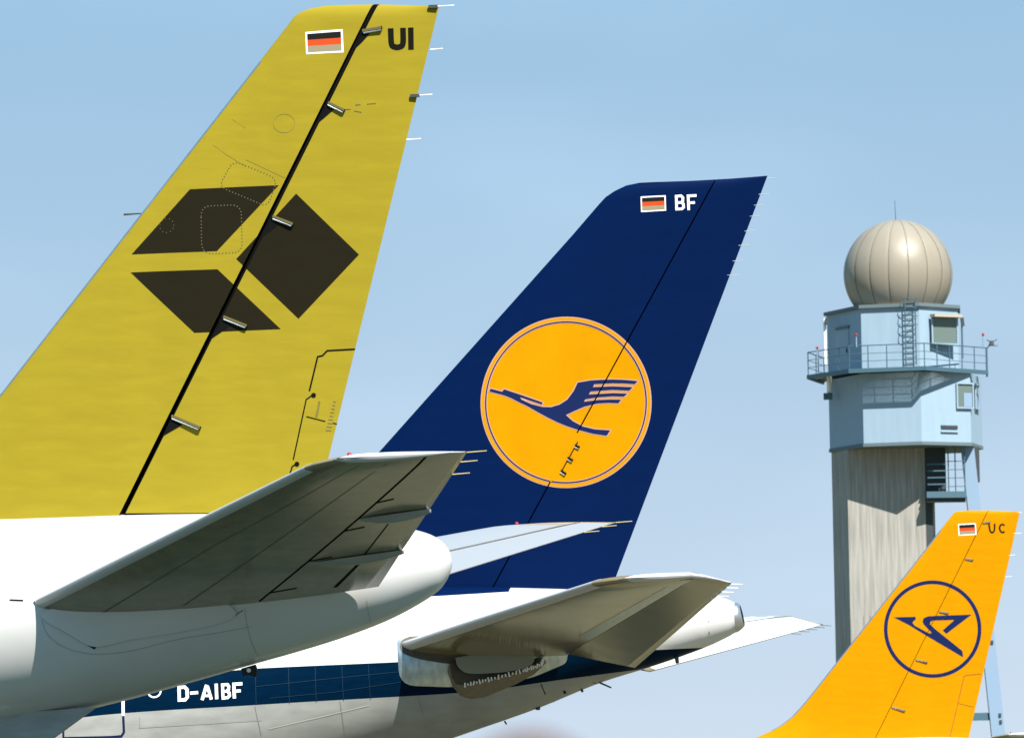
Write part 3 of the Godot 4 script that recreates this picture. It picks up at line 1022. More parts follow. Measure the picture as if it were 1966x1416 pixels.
	mark("panel_seam", ribbon([Vector2(-4.575, 5.008), Vector2(-4.082, 5.1), Vector2(-3.425, 5.218), Vector2(-2.553, 5.386)], 0.009), "white_line", o, skin)
	for e in [[Vector2(-4.781, 6.226), Vector2(-4.794, 5.498)], [Vector2(-4.117, 6.221), Vector2(-4.13, 5.493)], [Vector2(-3.582, 6.213), Vector2(-3.595, 5.496)], [Vector2(-3.048, 6.205), Vector2(-3.05, 5.498)], [Vector2(-2.514, 6.207), Vector2(-2.516, 5.501)]]:
		mark("panel_seam", ribbon(e, 0.010), "stripe_line", o, skin)
	mark("panel_seam", ribbon([Vector2(-4.777, 5.866), Vector2(-3.649, 5.931), Vector2(-1.883, 6.025)], 0.010), "stripe_line", o, skin)
	mark("panel_seam", ribbon([Vector2(-4.52, 5.62), Vector2(-3.234, 5.677), Vector2(-1.893, 5.814)], 0.010), "stripe_line", o, skin)
	for e in [[Vector2(-4.82, 5.479), Vector2(-4.741, 4.881)], [Vector2(-3.122, 5.503), Vector2(-3.093, 4.793)], [Vector2(-1.568, 5.498), Vector2(-1.521, 5.157), Vector2(-1.462, 4.626)]]:
		mark("panel_seam", ribbon(e, 0.010), "belly_line", o, skin)
	mark("panel_seam", ribbon([Vector2(0.879, 5.645), Vector2(0.923, 5.453), Vector2(1.02, 5.278)], 0.02), "black_mark", o, skin)
	mark("panel_seam", ribbon([Vector2(1.855, 5.785), Vector2(1.89, 5.635), Vector2(1.939, 5.569)], 0.014), "black_mark", o, skin)
	mark("panel_seam", ribbon([Vector2(4.331, 6.759), Vector2(4.317, 6.495), Vector2(4.349, 6.292)], 0.012), "seam_grey", o, skin)
	mark("drain_hole", [PackedVector2Array(circle(Vector2(1.297, 5.475), 0.03, 8))], "black_mark", o, skin)
	# trim plate and curtain at the root of the tailplane
	mark("trim_plate", [corners([Vector2(-1.93, 6.869), Vector2(-0.966, 6.92), Vector2(0.631, 6.926), Vector2(1.507, 6.403), Vector2(1.435, 6.039), Vector2(0.678, 5.765), Vector2(-0.795, 5.656), Vector2(-1.91, 5.748)], 0.28)], "worn_metal", o, skin)
	mark("trim_plate", [rounded([Vector2(-0.953, 6.761), Vector2(-0.899, 6.991), Vector2(-0.701, 7.106), Vector2(-0.425, 7.091), Vector2(-0.057, 6.996), Vector2(0.478, 7.04), Vector2(0.191, 6.634), Vector2(-0.669, 6.471)], 2)], "worn_metal", o, skin2)
	mark("root_socket", [rounded([Vector2(-1.881, 6.559), Vector2(-1.811, 6.682), Vector2(-1.616, 6.735), Vector2(-0.978, 6.678), Vector2(-0.451, 6.565), Vector2(0.17, 6.214), Vector2(-0.475, 6.091), Vector2(-1.005, 6.142), Vector2(-1.532, 6.266), Vector2(-1.825, 6.387)], 2)], "trough_brown", o, skin2)
	var tr := begin(0)
	var lip: Array = [Vector2(-0.868, 6.1), Vector2(-0.838, 5.845), Vector2(-0.76, 5.704), Vector2(-0.591, 5.674), Vector2(-0.054, 5.771), Vector2(0.59, 5.904), Vector2(0.956, 6.01), Vector2(1.027, 6.143)]
	var rim: Array = [Vector2(-0.744, 6.243), Vector2(-0.689, 6.072), Vector2(-0.535, 5.958), Vector2(-0.322, 5.946), Vector2(0.157, 5.962), Vector2(0.585, 6.012), Vector2(0.779, 6.075), Vector2(0.826, 6.157)]
	for i in lip.size() - 1:
		var a := Vector3(lip[i].x, lip[i].y, fus_at(U, lip[i], 0.0).z + 0.22)
		var b := Vector3(lip[i + 1].x, lip[i + 1].y, fus_at(U, lip[i + 1], 0.0).z + 0.22)
		var c := Vector3(rim[i + 1].x, rim[i + 1].y, fus_at(U, rim[i + 1], 0.0).z + 0.05)
		var d := Vector3(rim[i].x, rim[i].y, fus_at(U, rim[i], 0.0).z + 0.05)
		quad(tr, a, b, c, d, Vector3(0, 0, 1))
	put("root_curtain", done(tr), "trough_brown", o)
	var lp := begin(0)
	var low: Array = [Vector2(-0.946, 5.963), Vector2(-0.875, 5.685), Vector2(-0.735, 5.487), Vector2(-0.526, 5.412), Vector2(-0.258, 5.44), Vector2(0.392, 5.668), Vector2(0.773, 5.847), Vector2(1.039, 6.065)]
	for i in lip.size() - 1:
		var a := Vector3(lip[i].x, lip[i].y, fus_at(U, lip[i], 0.0).z + 0.22)
		var b := Vector3(lip[i + 1].x, lip[i + 1].y, fus_at(U, lip[i + 1], 0.0).z + 0.22)
		var c := fus_at(U, low[i + 1], 0.01)
		var d := fus_at(U, low[i], 0.01)
		quad(lp, a, b, c, d, Vector3(0, -1, 1))
	put("root_fairing", done(lp), "curtain_tan", o)
	mark("curtain_panel", [rounded([Vector2(-0.752, 6.283), Vector2(-0.719, 6.092), Vector2(-0.576, 5.968), Vector2(-0.343, 5.945), Vector2(0.168, 5.959), Vector2(0.627, 6.018), Vector2(0.813, 6.113), Vector2(0.842, 6.279)], 1)], "panel_grey", o, func(p): return fus_at(U, p, 0.20))
	for i in range(0, lip.size() - 2):
		for k in 9:
			var m: Vector2 = lip[i + 1].lerp(lip[i + 2], k / 9.0)
			if i < 2:
				continue
			put("curtain_stitch", box(Vector3(0.03, 0.07 + 0.03 * sin(k * 2.3 + i), 0.02)), "wick_white", o, Transform3D(Basis(Vector3(0, 0, 1), 0.3 * sin(k * 1.7)), Vector3(m.x, m.y + 0.01, fus_at(U, m, 0.0).z + 0.235)))
	# auxiliary power exhaust
	var ex := begin(0)
	var e0 := fus_stations(0, 1, 0.25, 0.2)
	var rings := []
	var ct := curve_at(top, end)
	var cb := curve_at(bot, end)
	var e_end := [Vector2(4.938, 7.057), Vector2(5.09, 6.708)]
	for i in 5:
		var x := i / 4.0
		var tp := Vector2(end, ct).lerp(e_end[0], x) + Vector2(0, 0.02) * sin(x * PI)
		var bt := Vector2(end, cb).lerp(Vector2(5.011, 6.627), x) - Vector2(0, 0.02) * sin(x * PI)
		var row := []
		for j in 25:
			var th := TAU * j / 24.0
			var m := (tp + bt) * 0.5
			var h := (tp - bt) * 0.5
			row.append(Vector3(m.x + h.x * cos(th), m.y + h.y * cos(th), absf(h.y) * 0.95 * sin(th)))
		rings.append(row)
	for i in 4:
		for j in 24:
			quad(ex, rings[i][j], rings[i][j + 1], rings[i + 1][j + 1], rings[i + 1][j], Vector3(0, cos(TAU * (j + 0.5) / 24.0), sin(TAU * (j + 0.5) / 24.0)))
	put("exhaust_nozzle", done(ex), "bare_metal", o)
	var hole := begin(-1)
	for j in 24:
		var c: Vector3 = (rings[4][0] + rings[4][12]) * 0.5 - Vector3(0.05, 0, 0)
		tri(hole, c, rings[4][j].lerp(c, 0.06) - Vector3(0.006, 0, 0), rings[4][j + 1].lerp(c, 0.06) - Vector3(0.006, 0, 0), Vector3.RIGHT)
	put("exhaust_opening", done(hole), "gap_black", o)
	# blade aerials and drains under the tail
	for e in [[Vector2(3.593, 6.079), Vector2(3.607, 5.94), 0.045], [Vector2(1.964, 5.647), Vector2(2.225, 5.516), 0.02], [Vector2(0.698, 5.247), Vector2(0.693, 5.152), 0.06], [Vector2(1.604, 5.528), Vector2(1.633, 5.463), 0.03], [Vector2(-0.005, 4.955), Vector2(0.034, 4.889), 0.02]]:
		put("drain_mast", rod(Vector3(e[0].x, e[0].y, 0.1), Vector3(e[1].x, e[1].y, 0.12), e[2], e[2] * 0.8), "dark_metal", o)

	# fin and rudder
	var F := fin_foil(
		[Vector2(-5.858, 7.116), Vector2(-5.023, 7.95), Vector2(1.902, 14.85), Vector2(2.472, 15.439), Vector2(2.619, 15.58), Vector2(2.809, 15.692), Vector2(3.051, 15.789), Vector2(3.311, 15.826), Vector2(3.677, 15.807), Vector2(4.912, 15.786)],
		[-0.08, 0.0, 0.84, 0.925, 0.947, 0.966, 0.983, 0.992, 0.995, 1.0],
		Vector2(2.319, 7.534), Vector2(5.975, 15.802), Vector2(-0.058, 7.755), Vector2(4.912, 15.786), 0.088, 0.25)
	var last: float = F.rows.size() - 1.0
	var base := 0.0
	for i in F.rows.size():
		if F.rows[i].l.y >= 7.66:
			base = i
			break
	var g := 0.016
	var fin := put("vertical_fin", foil_skin(F, false, g, 0.0, last), "blue_paint", o)
	var rud := put("rudder", foil_skin(F, true, g, base, last), "blue_paint", o)
	put("hinge_cove", foil_cove(F, g, g, base, last), "gap_black", fin)
	put("root_gap_shade", foil_skin(F, true, g, base - 0.2, base, 0.75), "gap_black", rud)  # black filler again, in place of shade below the rudder
	var reg_f := fin_region(F, false, g)
	var reg_r := fin_region(F, true, g)
	var on := func(p: Vector2) -> Vector3: return fin_at(F, p, 0.004)
	var on2 := func(p: Vector2) -> Vector3: return fin_at(F, p, 0.008)
	var on3 := func(p: Vector2) -> Vector3: return fin_at(F, p, 0.012)
	var on4 := func(p: Vector2) -> Vector3: return fin_at(F, p, 0.016)
	var ctr := Vector2(1.599, 11.395)
	var crane: Array = [Vector2(0.063, 11.764), Vector2(0.302, 11.686), Vector2(0.348, 11.733), Vector2(0.702, 11.593), Vector2(1.127, 11.415), Vector2(1.108, 11.379), Vector2(0.898, 11.461), Vector2(0.663, 11.555), Vector2(0.698, 11.501), Vector2(0.895, 11.395), Vector2(1.122, 11.323), Vector2(1.295, 11.31), Vector2(1.47, 11.351), Vector2(1.633, 11.442), Vector2(1.771, 11.606), Vector2(1.867, 11.781), Vector2(2.128, 11.811), Vector2(2.33, 11.813), Vector2(2.589, 11.806), Vector2(2.847, 11.781), Vector2(3.092, 11.746), Vector2(3.037, 11.687), Vector2(2.814, 11.712), Vector2(2.585, 11.729), Vector2(2.205, 11.732), Vector2(2.173, 11.673), Vector2(2.581, 11.666), Vector2(2.985, 11.627), Vector2(2.913, 11.559), Vector2(2.578, 11.594), Vector2(2.122, 11.587), Vector2(2.079, 11.527), Vector2(2.574, 11.528), Vector2(2.866, 11.502), Vector2(2.797, 11.443), Vector2(2.571, 11.462), Vector2(2.239, 11.457), Vector2(2.008, 11.434), Vector2(1.973, 11.384), Vector2(2.28, 11.403), Vector2(2.51, 11.4), Vector2(2.734, 11.384), Vector2(2.678, 11.315), Vector2(2.449, 11.335), Vector2(2.247, 11.333), Vector2(1.985, 11.286), Vector2(1.78, 11.212), Vector2(1.588, 11.134), Vector2(1.726, 10.997), Vector2(1.921, 10.879), Vector2(2.162, 10.807), Vector2(2.477, 10.768), Vector2(2.4, 10.664), Vector2(2.129, 10.718), Vector2(1.817, 10.819), Vector2(1.591, 10.908), Vector2(1.394, 11.003), Vector2(1.198, 11.115), Vector2(1.002, 11.236), Vector2(0.806, 11.363), Vector2(0.638, 11.453), Vector2(0.497, 11.539), Vector2(0.356, 11.606), Vector2(0.046, 11.708)]
	var halo: Array = []
	for p in Geometry2D.offset_polygon(PackedVector2Array(crane), 0.022, Geometry2D.JOIN_MITER):
		halo.append(p)
	for part in [[fin, reg_f], [rud, reg_r]]:
		mark("emblem_disc", [circle(ctr, 1.757, 96)], "pale_mark", part[0], on, part[1])
		mark("emblem_disc", [circle(ctr, 1.735, 96)], "orange_mark", part[0], on2, part[1])
		mark("emblem_ring", ribbon(circle(ctr, 1.648, 96), 0.058, true), "pale_mark", part[0], on3, part[1])
		mark("emblem_ring", ribbon(circle(ctr, 1.648, 96), 0.026, true), "blue_mark", part[0], on4, part[1])
		mark("crane_emblem", halo, "pale_mark", part[0], on3, part[1])
		mark("crane_emblem", [crane], "blue_mark", part[0], on4, part[1])
	flag([Vector2(3.356, 15.527), Vector2(3.872, 15.52), Vector2(3.866, 15.204), Vector2(3.35, 15.205)], fin, on, on2)
	mark("letter", ribbon([Vector2(4.088, 15.486), Vector2(4.187, 15.489), Vector2(4.224, 15.448), Vector2(4.218, 15.383), Vector2(4.187, 15.353), Vector2(4.227, 15.317), Vector2(4.228, 15.251), Vector2(4.188, 15.22), Vector2(4.083, 15.222)], 0.051, true) + ribbon([Vector2(4.117, 15.353), Vector2(4.166, 15.354)], 0.05), "white_mark", fin, on)
	mark("letter", ribbon([Vector2(4.329, 15.187), Vector2(4.332, 15.48), Vector2(4.504, 15.478)], 0.051) + ribbon([Vector2(4.363, 15.335), Vector2(4.463, 15.336)], 0.05), "white_mark", fin, on)
	for b in [[Vector2(1.747, 10.509), Vector2(1.831, 10.461)], [Vector2(1.584, 10.262), Vector2(1.678, 10.203)], [Vector2(1.431, 10.004), Vector2(1.524, 9.935)]]:
		bracket(F, b[0], b[1], 0.06, 0.06, "gap_black", "wick_white", rud)
	mark("hinge_seal", ribbon([Vector2(1.81, 10.744), Vector2(1.212, 9.783)], 0.085), "orange_mark", fin, func(p): return fin_at(F, p, 0.014))
	mark("hinge_seal_gap", ribbon([Vector2(1.804, 10.57), Vector2(1.418, 9.952)], 0.022), "gap_black", fin, func(p): return fin_at(F, p, 0.018))
	mark("panel_seam", ribbon([Vector2(4.29, 14.704), Vector2(4.592, 15.135)], 0.02), "gap_black", fin, on2, reg_f)
	wicks([Vector2(5.951, 15.745), Vector2(6.122, 15.744), Vector2(5.773, 15.429), Vector2(5.998, 15.425), Vector2(5.665, 15.21), Vector2(5.879, 15.212), Vector2(5.567, 14.991), Vector2(5.781, 14.988), Vector2(5.444, 14.693), Vector2(5.669, 14.694), Vector2(5.3, 14.407), Vector2(5.546, 14.402), Vector2(5.165, 14.093), Vector2(5.39, 14.09), Vector2(5.043, 13.811), Vector2(5.289, 13.806)], "wick_grey", rud, 0.006)
	# tailplanes
	var qr := [Vector3(-1.924, 6.566, 1.4), Vector3(1.449, 6.298, 1.2), Vector3(3.298, 7.186, 10.28), Vector3(5.068, 7.188, 10.28)]
	var q := [qr[0], qr[0] + (qr[1] - qr[0]) / 0.71, qr[2], qr[2] + (qr[3] - qr[2]) / 0.71]
	for sd in [1.0, -1.0]:
		var S := stab_foil(q, sd, 0.71, 0.71, 0.085, 0.27, 0.14)
		var end_row: float = S.rows.size() - 1.0
		var stab := put("horizontal_stabilizer", foil_skin(S, false, 0.006, 0.0, end_row), "bare_metal" if sd > 2.0 else "stab_gloss", o)
		put("elevator", foil_skin(S, true, 0.006, 0.3, end_row), "stab_gloss", stab)
		put("hinge_cove", foil_cove(S, 0.006, 0.006, 0.0, end_row), "gap_black", stab)
		put("leading_edge_skin", foil_skin(S, false, 0.0, 0.0, end_row - 4.0, 1.0, -1.0, 0.2, 0.003), "edge_grey", stab)
		var up := func(p: Vector2) -> Vector3: return foil_pt(S, stab_row(S, p.y), p.x, 1.0, 0.004)
		var under := func(p: Vector2) -> Vector3: return foil_pt(S, stab_row(S, p.y), p.x, -1.0, 0.004)
		put("tip_cap", tip_cap(S), "tip_white", stab)
		mark("upper_skin", [[Vector2(0.05, 0.0), Vector2(0.70, 0.0), Vector2(0.70, 0.99), Vector2(0.12, 0.96)]], "white_paint", stab, up, [], Vector3.UP, 0.12)
		mark("upper_elevator_skin", [[Vector2(0.715, 0.06), Vector2(0.995, 0.06), Vector2(0.995, 0.99), Vector2(0.715, 0.99)]], "white_paint", stab, up, [], Vector3.UP, 0.12)
		mark("hinge_panel", [[Vector2(0.61, 0.28), Vector2(0.70, 0.22), Vector2(0.70, 0.985), Vector2(0.60, 0.985)]], "worn_metal", stab, under, [], Vector3.DOWN, 0.12)
		for v in [0.99, 0.95, 0.905, 0.86, 0.81]:
			var p := foil_pt(S, stab_row(S, v), 1.0, 0.0)
			put("static_wick", rod(p, p + Vector3(0.22, -0.02, 0), 0.007, 0.006), "wick_white" if sd > 0.0 else "dark_metal", stab)


# ------------------------------------------------------------ orange airliner

func orange_airliner() -> void:
	var o := airliner("airliner", "airliner with orange tail fin, blue ring emblem and letters UC, before the tower", Vector3(13.351, 0, -234.004), 6.0, -0.3)
	var shift := -1.05
	var U := wide_body_fuselage(o, shift,
		[Vector2(2.0, 6.78), Vector2(3.5, 6.72), Vector2(4.6, 6.55), Vector2(5.1, 6.35), Vector2(5.35, 6.1), Vector2(5.45, 5.85)],
		[Vector2(-2.17, 4.42 + shift), Vector2(1.35, 5.11 + shift), Vector2(3.4, 5.75 + shift), Vector2(4.6, 6.2 + shift), Vector2(5.2, 6.5 + shift), Vector2(5.38, 6.7 + shift), Vector2(5.45, 6.85 + shift)])
	var F := fin_foil(
		[Vector2(-6.509, 6.213), Vector2(-4.937, 6.707), Vector2(-4.445, 6.885), Vector2(-3.954, 7.092), Vector2(-3.56, 7.311), Vector2(-3.164, 7.607), Vector2(-2.867, 7.914), Vector2(-2.608, 8.202), Vector2(-2.37, 8.491), Vector2(0.955, 12.571), Vector2(3.045, 15.15), Vector2(3.124, 15.187), Vector2(3.241, 15.209), Vector2(3.591, 15.228), Vector2(4.33, 15.214)],
		[-0.10, -0.02, 0.0, 0.022, 0.045, 0.08, 0.112, 0.146, 0.18, 0.68, 0.975, 0.986, 0.992, 0.996, 1.0],
		Vector2(3.458, 6.771), Vector2(5.514, 15.144), Vector2(0, 6.821), Vector2(4.33, 15.204), 0.088, 0.2)
	var last: float = F.rows.size() - 1.0
	var g := 0.012
	var fin := put("vertical_fin", foil_skin(F, false, g, 0.0, last), "orange_paint", o)
	var rud := put("rudder", foil_skin(F, true, g, 0.0, last), "orange_paint", o)
	put("hinge_cove", foil_cove(F, g, g, 0.0, last), "trough_orange", fin)
	put("leading_edge_strip", foil_skin(F, false, 0.0, 4.0, last - 5.0, 1.0, -1.0, 0.06, 0.003), "bare_metal", fin)
	var on := func(p: Vector2) -> Vector3: return fin_at(F, p, 0.005)
	var on2 := func(p: Vector2) -> Vector3: return fin_at(F, p, 0.010)
	var reg_f := fin_region(F, false, g)
	var reg_r := fin_region(F, true, g)
	var bird: Array = [Vector2(0.73, 11.272), Vector2(1.557, 11.277), Vector2(1.555, 11.164), Vector2(1.486, 11.134), Vector2(1.434, 11.053), Vector2(1.508, 10.952), Vector2(1.756, 10.81), Vector2(2.053, 10.648), Vector2(2.154, 10.665), Vector2(2.006, 10.824), Vector2(1.853, 10.984), Vector2(1.811, 11.097), Vector2(1.85, 11.216), Vector2(2.014, 11.288), Vector2(2.39, 11.301), Vector2(3.641, 11.33), Vector2(2.691, 10.625), Vector2(2.556, 10.753), Vector2(3, 11.14), Vector2(2.199, 11.128), Vector2(2.111, 11.092), Vector2(2.084, 10.992), Vector2(2.257, 10.82), Vector2(3.273, 9.977), Vector2(3.3, 9.739), Vector2(2.001, 10.53), Vector2(1.32, 10.961)]
	for part in [[fin, reg_f], [rud, reg_r]]:
		mark("ring_emblem", ribbon(circle(Vector2(2.178, 10.808), 1.75, 80), 0.135, true), "blue_mark", part[0], on, part[1])
		mark("bird_emblem", [bird], "blue_mark", part[0], on, part[1])
	flag([Vector2(3.202, 14.718), Vector2(3.853, 14.744), Vector2(3.883, 14.31), Vector2(3.213, 14.285)], fin, on, on2)
	mark("letter", ribbon(rounded([Vector2(4.352, 14.707), Vector2(4.378, 14.467), Vector2(4.433, 14.378), Vector2(4.508, 14.39), Vector2(4.554, 14.477), Vector2(4.564, 14.715)], 1, false), 0.062), "black_mark", rud, on)
	mark("letter", ribbon(rounded([Vector2(4.932, 14.633), Vector2(4.864, 14.691), Vector2(4.776, 14.655), Vector2(4.736, 14.536), Vector2(4.784, 14.41), Vector2(4.858, 14.371), Vector2(4.928, 14.42)], 1, false), 0.062), "black_mark", rud, on)
	for b in [[Vector2(4.142, 14.764), Vector2(4.405, 14.803)], [Vector2(3.454, 13.433), Vector2(3.741, 13.384)], [Vector2(2.456, 11.475), Vector2(2.786, 11.407)], [Vector2(1.548, 9.692), Vector2(1.972, 9.591)], [Vector2(0.611, 7.934), Vector2(1.109, 7.789)]]:
		bracket(F, b[0], b[1], 0.055, 0.05, "bracket_tan", "bracket_arm", rud)
	mark("tab_gap", ribbon([Vector2(3.948, 9.113), Vector2(3.41, 9.065), Vector2(3.309, 9.01), Vector2(3.066, 8.007), Vector2(2.743, 6.742)], 0.020), "trough_orange", rud, on, reg_r)
	mark("tab_gap", ribbon([Vector2(3.078, 8.019), Vector2(3.657, 7.879)], 0.018), "trough_orange", rud, on, reg_r)
	wicks([Vector2(5.425, 15.116), Vector2(5.581, 15.119), Vector2(5.222, 14.335), Vector2(5.579, 14.347), Vector2(5.051, 13.509), Vector2(5.301, 13.543), Vector2(4.911, 12.715), Vector2(5.161, 12.736)], "wick_white", rud, 0.006)
	shift -= 0.30
	var q := [Vector3(-1.415, 6.31 + shift, 1.3), Vector3(4.313, 6.458 + shift, 0.8), Vector3(4.814, 7.946 + shift, 9.625), Vector3(7.059, 8.01 + shift, 9.625)]
	stab_wide_body(o, q, 1.0, false, "stab_top_paint", "stab_grey_paint")
	stab_wide_body(o, q, -1.0, false, "stab_top_paint", "stab_grey_paint")
	for sd in [1.0, -1.0]:
		var W := stab_foil([Vector3(-24.5, 2.6, 1.8), Vector3(-14.8, 2.5, 1.8), Vector3(-12.6, 4.5, 23.5), Vector3(-10.4, 4.5, 23.5)], sd, 0.78, 0.78, 0.11, 0.0, 0.1)
		var wing := put("wing", foil_skin(W, false, 0.01, 0.0, W.rows.size() - 1.0), "stab_top_paint", o)
		put("wing_flap", foil_skin(W, true, 0.01, 0.0, W.rows.size() - 1.0), "stab_top_paint", wing)
		var eng := begin(0)
		var prof := [Vector2(-25.6, 1.15), Vector2(-25.2, 1.34), Vector2(-24.0, 1.45), Vector2(-22.6, 1.38), Vector2(-21.2, 1.05), Vector2(-20.0, 0.6), Vector2(-19.4, 0.3)]
		for k in prof.size() - 1:
			for j in 24:
				var t0 := TAU * j / 24.0
				var t1 := TAU * (j + 1) / 24.0
				var c := Vector3(0, 1.75, 7.9 * sd)
				var n0 := Vector3(0, cos(t0), sin(t0))
				var n1 := Vector3(0, cos(t1), sin(t1))
				var x0 := Vector3(prof[k].x, 0, 0)
				var x1 := Vector3(prof[k + 1].x, 0, 0)
				quad(eng, c + x0 + n0 * prof[k].y, c + x0 + n1 * prof[k].y, c + x1 + n1 * prof[k + 1].y, c + x1 + n0 * prof[k + 1].y, n0 + n1)
		put("engine_nacelle", done(eng), "white_paint", o)


# -------------------------------------------------------------- control tower

func face(az: float, ap: float, along: float, y: float) -> Transform3D:
	var r := deg_to_rad(az)
	var n := Vector3(sin(r), 0, cos(r))
	var t := Vector3(cos(r), 0, -sin(r))
	return Transform3D(Basis(t, Vector3.UP, n), n * ap + t * along + Vector3(0, y, 0))


func ring_point(r: float, az: float, y: float) -> Vector3:
	return Vector3(r * sin(deg_to_rad(az)), y, r * cos(deg_to_rad(az)))


func control_tower() -> void:
	var o := thing("control_tower", "slim concrete control tower with pale octagonal cabins, railed gallery and roof dome support", "tower")
	o.position = Vector3(18.952, 0, -300)
	var yr: float = 28.607
	var yg: float = 25.649
	var yb: float = 22.162
	var oct := []
	for i in 8:
		var p := ring_point(3.69, -82.5 + 45.0 * i, 0)
		oct.append(Vector2(p.x, p.z))
	oct[0] = Vector2(-3.69, -0.6)
	put("lower_cabin", prism(oct, yb, yg - 0.16), "tower_white", o)
	var up := oct.duplicate()
	up[3] = Vector2(2.45, 1.95)
	up[4] = Vector2(2.62, -0.5)
	up[5] = Vector2(1.6, -2.4)
	put("upper_cabin", prism(up, yg, yr), "tower_white", o)
	var roof := []
	for p in up:
		roof.append(p * 1.045)
	put("roof_slab", prism(roof, yr, yr + 0.16), "roof_grey", o)
	put("cabin_floor_slab", prism(oct.map(func(p): return p * 1.012), yb - 0.16, yb), "roof_grey", o)
	# shaft
	var shaft := [Vector2(-2.975, 1.20), Vector2(0.725, 1.40), Vector2(1.25, 0.3), Vector2(1.0, -2.2), Vector2(-2.4, -2.2), Vector2(-3.62, -0.6)]
	put("concrete_shaft", prism(shaft, 0.0, yb - 0.16), "concrete", o)
	for k in 11:
		var x := -2.25 + k * 0.32
		put("board_joint", box(Vector3(0.035, 14.015 , 0.03)), "concrete", o, face(-3.1, 1.366, x + 0.0, 14.015 * 0.5))
	# gallery: outer edge, beam and open grating
	var outer := [ring_point(4.8, -82.5, 0), ring_point(4.8, -37.5, 0), ring_point(4.8, 7.5, 0), Vector3(3.86, 0, 1.45)]
	var back := ring_point(4.8, -127.5, 0)
	outer.insert(0, back)
	var inner := []
	for az in [-127.5, -82.5, -37.5, 7.5, 52.5]:
		inner.append(ring_point(3.69, az, 0))
	var gal := begin(-1)
	for i in 4:
		var a: Vector3 = outer[i]
		var b: Vector3 = outer[i + 1]
		var d := (b - a)
		var t := Transform3D(Basis(d.normalized(), Vector3.UP, d.normalized().cross(Vector3.UP)), (a + b) * 0.5 + Vector3(0, yg - 0.09, 0))
		add_box(gal, t, Vector3(d.length(), 0.2, 0.06))
	var beam := put("gallery_edge_beam", done(gal), "tower_steel", o)
	var grate := begin(-1)
	for i in 4:
		var n := int(outer[i].distance_to(outer[i + 1]) / 0.085)
		for k in n:
			var w := (k + 0.5) / n
			var a: Vector3 = inner[i].lerp(inner[i + 1], w)
			var b: Vector3 = outer[i].lerp(outer[i + 1], w)
			var d := b - a
			if d.length() < 0.06 or d.dot(a) < 0.0:
				continue
			add_box(grate, Transform3D(Basis(d.normalized(), Vector3.UP, d.normalized().cross(Vector3.UP)), (a + b) * 0.5 + Vector3(0, yg - 0.04, 0)), Vector3(d.length(), 0.03, 0.05))
	var gr := put("floor_grating", done(grate), "tower_steel", o)
	gr.set_meta("kind", "stuff")
	# railing
	for h in [0.36, 0.72, 1.1]:
		var pts := []
		for p in outer:
			pts.append(p * Vector3(0.99, 1, 0.99) + Vector3(0, yg + h, 0))
		put("handrail", tube(pts, 0.028 if h > 1.0 else 0.016), "tower_steel", o)
	for i in 4:
		var n: int = [2, 4, 4, 5][i]
		for k in n:
			var p: Vector3 = outer[i].lerp(outer[i + 1], float(k) / n) * Vector3(0.99, 1, 0.99)
			put("railing_post", rod(p + Vector3(0, yg - 0.1, 0), p + Vector3(0, yg + 1.1, 0), 0.026), "tower_steel", o)
	var pe: Vector3 = outer[4] * Vector3(0.99, 1, 0.99)
	put("railing_post", rod(pe + Vector3(0, yg - 0.3, 0), pe + Vector3(0, yg + 1.1, 0), 0.05), "tower_steel", o)
	# windows, door, vent
	window(o, face(30.0, 3.409, -0.02, 27.505), 1.38, 1.28, true)
	window(o, face(30.0, 3.409, 1.06, 24.391), 0.85, 1.1, false)
	window(o, face(75.0, 3.409, 0.0, 24.441), 0.8, 1.1, false)
	put("louvre_vent", box(Vector3(0.95, 0.16, 0.08)), "tower_dark", o, face(30.0, 3.42, 0.15, 22.871))
	put("vent_sill", box(Vector3(0.98, 0.05, 0.14)), "tower_white", o, face(30.0, 3.42, 0.15, 22.647))
	var dr := put("cabin_door", box(Vector3(1.25, 27.815 - yg, 0.06)), "tower_white", o, Transform3D(face(-67.8, 3.2, 0.0, 0.0).basis, Vector3(-3.01, 0, 1.10) + Vector3(0, 1, 0) * (yg + 27.815) * 0.5))
	put("door_frame", box(Vector3(1.4, 0.12, 0.14)), "roof_grey", dr, Transform3D(Basis.IDENTITY, Vector3(0, (27.815 - yg) * 0.5 + 0.05, 0.02)))
	put("door_handle", box(Vector3(0.05, 0.2, 0.08)), "dark_metal", dr, Transform3D(Basis.IDENTITY, Vector3(0.45, 0, 0.05)))
	# ladder to the roof
	var lt := face(-15.0, 3.62, 1.02, 0.0)
	var lad := Node3D.new()
	lad.name = "roof_ladder"
	o.add_child(lad)
	lad.transform = lt
	var l0 := yg + 0.15
	var l1 := yr + 0.35
	for x in [-0.25, 0.25]:
		put("ladder_rail", rod(Vector3(x, l0, 0), Vector3(x, l1, 0), 0.03), "tower_steel", lad)
	for k in 12:
		var y := lerpf(l0 + 0.1, l1 - 0.15, k / 11.0)
		put("rung", rod(Vector3(-0.25, y, 0), Vector3(0.25, y, 0), 0.02), "tower_steel", lad)
	for k in 4:
		var y := lerpf(l1 - 1.25, l1 + 0.0, k / 3.0)
		var pts := []
		for j in 9:
			var th := PI * j / 8.0
			pts.append(Vector3(0.36 * cos(th), y, 0.36 * sin(th)))
		put("cage_hoop", tube(pts, 0.018), "tower_steel", lad)
	# pipe on the dark side
	put("down_pipe", rod(Vector3(-3.86, 26.18, 0.4), Vector3(-3.86, 28.396, 0.4), 0.07), "white_mark", o)
	put("down_pipe", rod(Vector3(-3.72, 24.797, 0.5), Vector3(-3.72, 25.677, 0.5), 0.11), "white_mark", o)
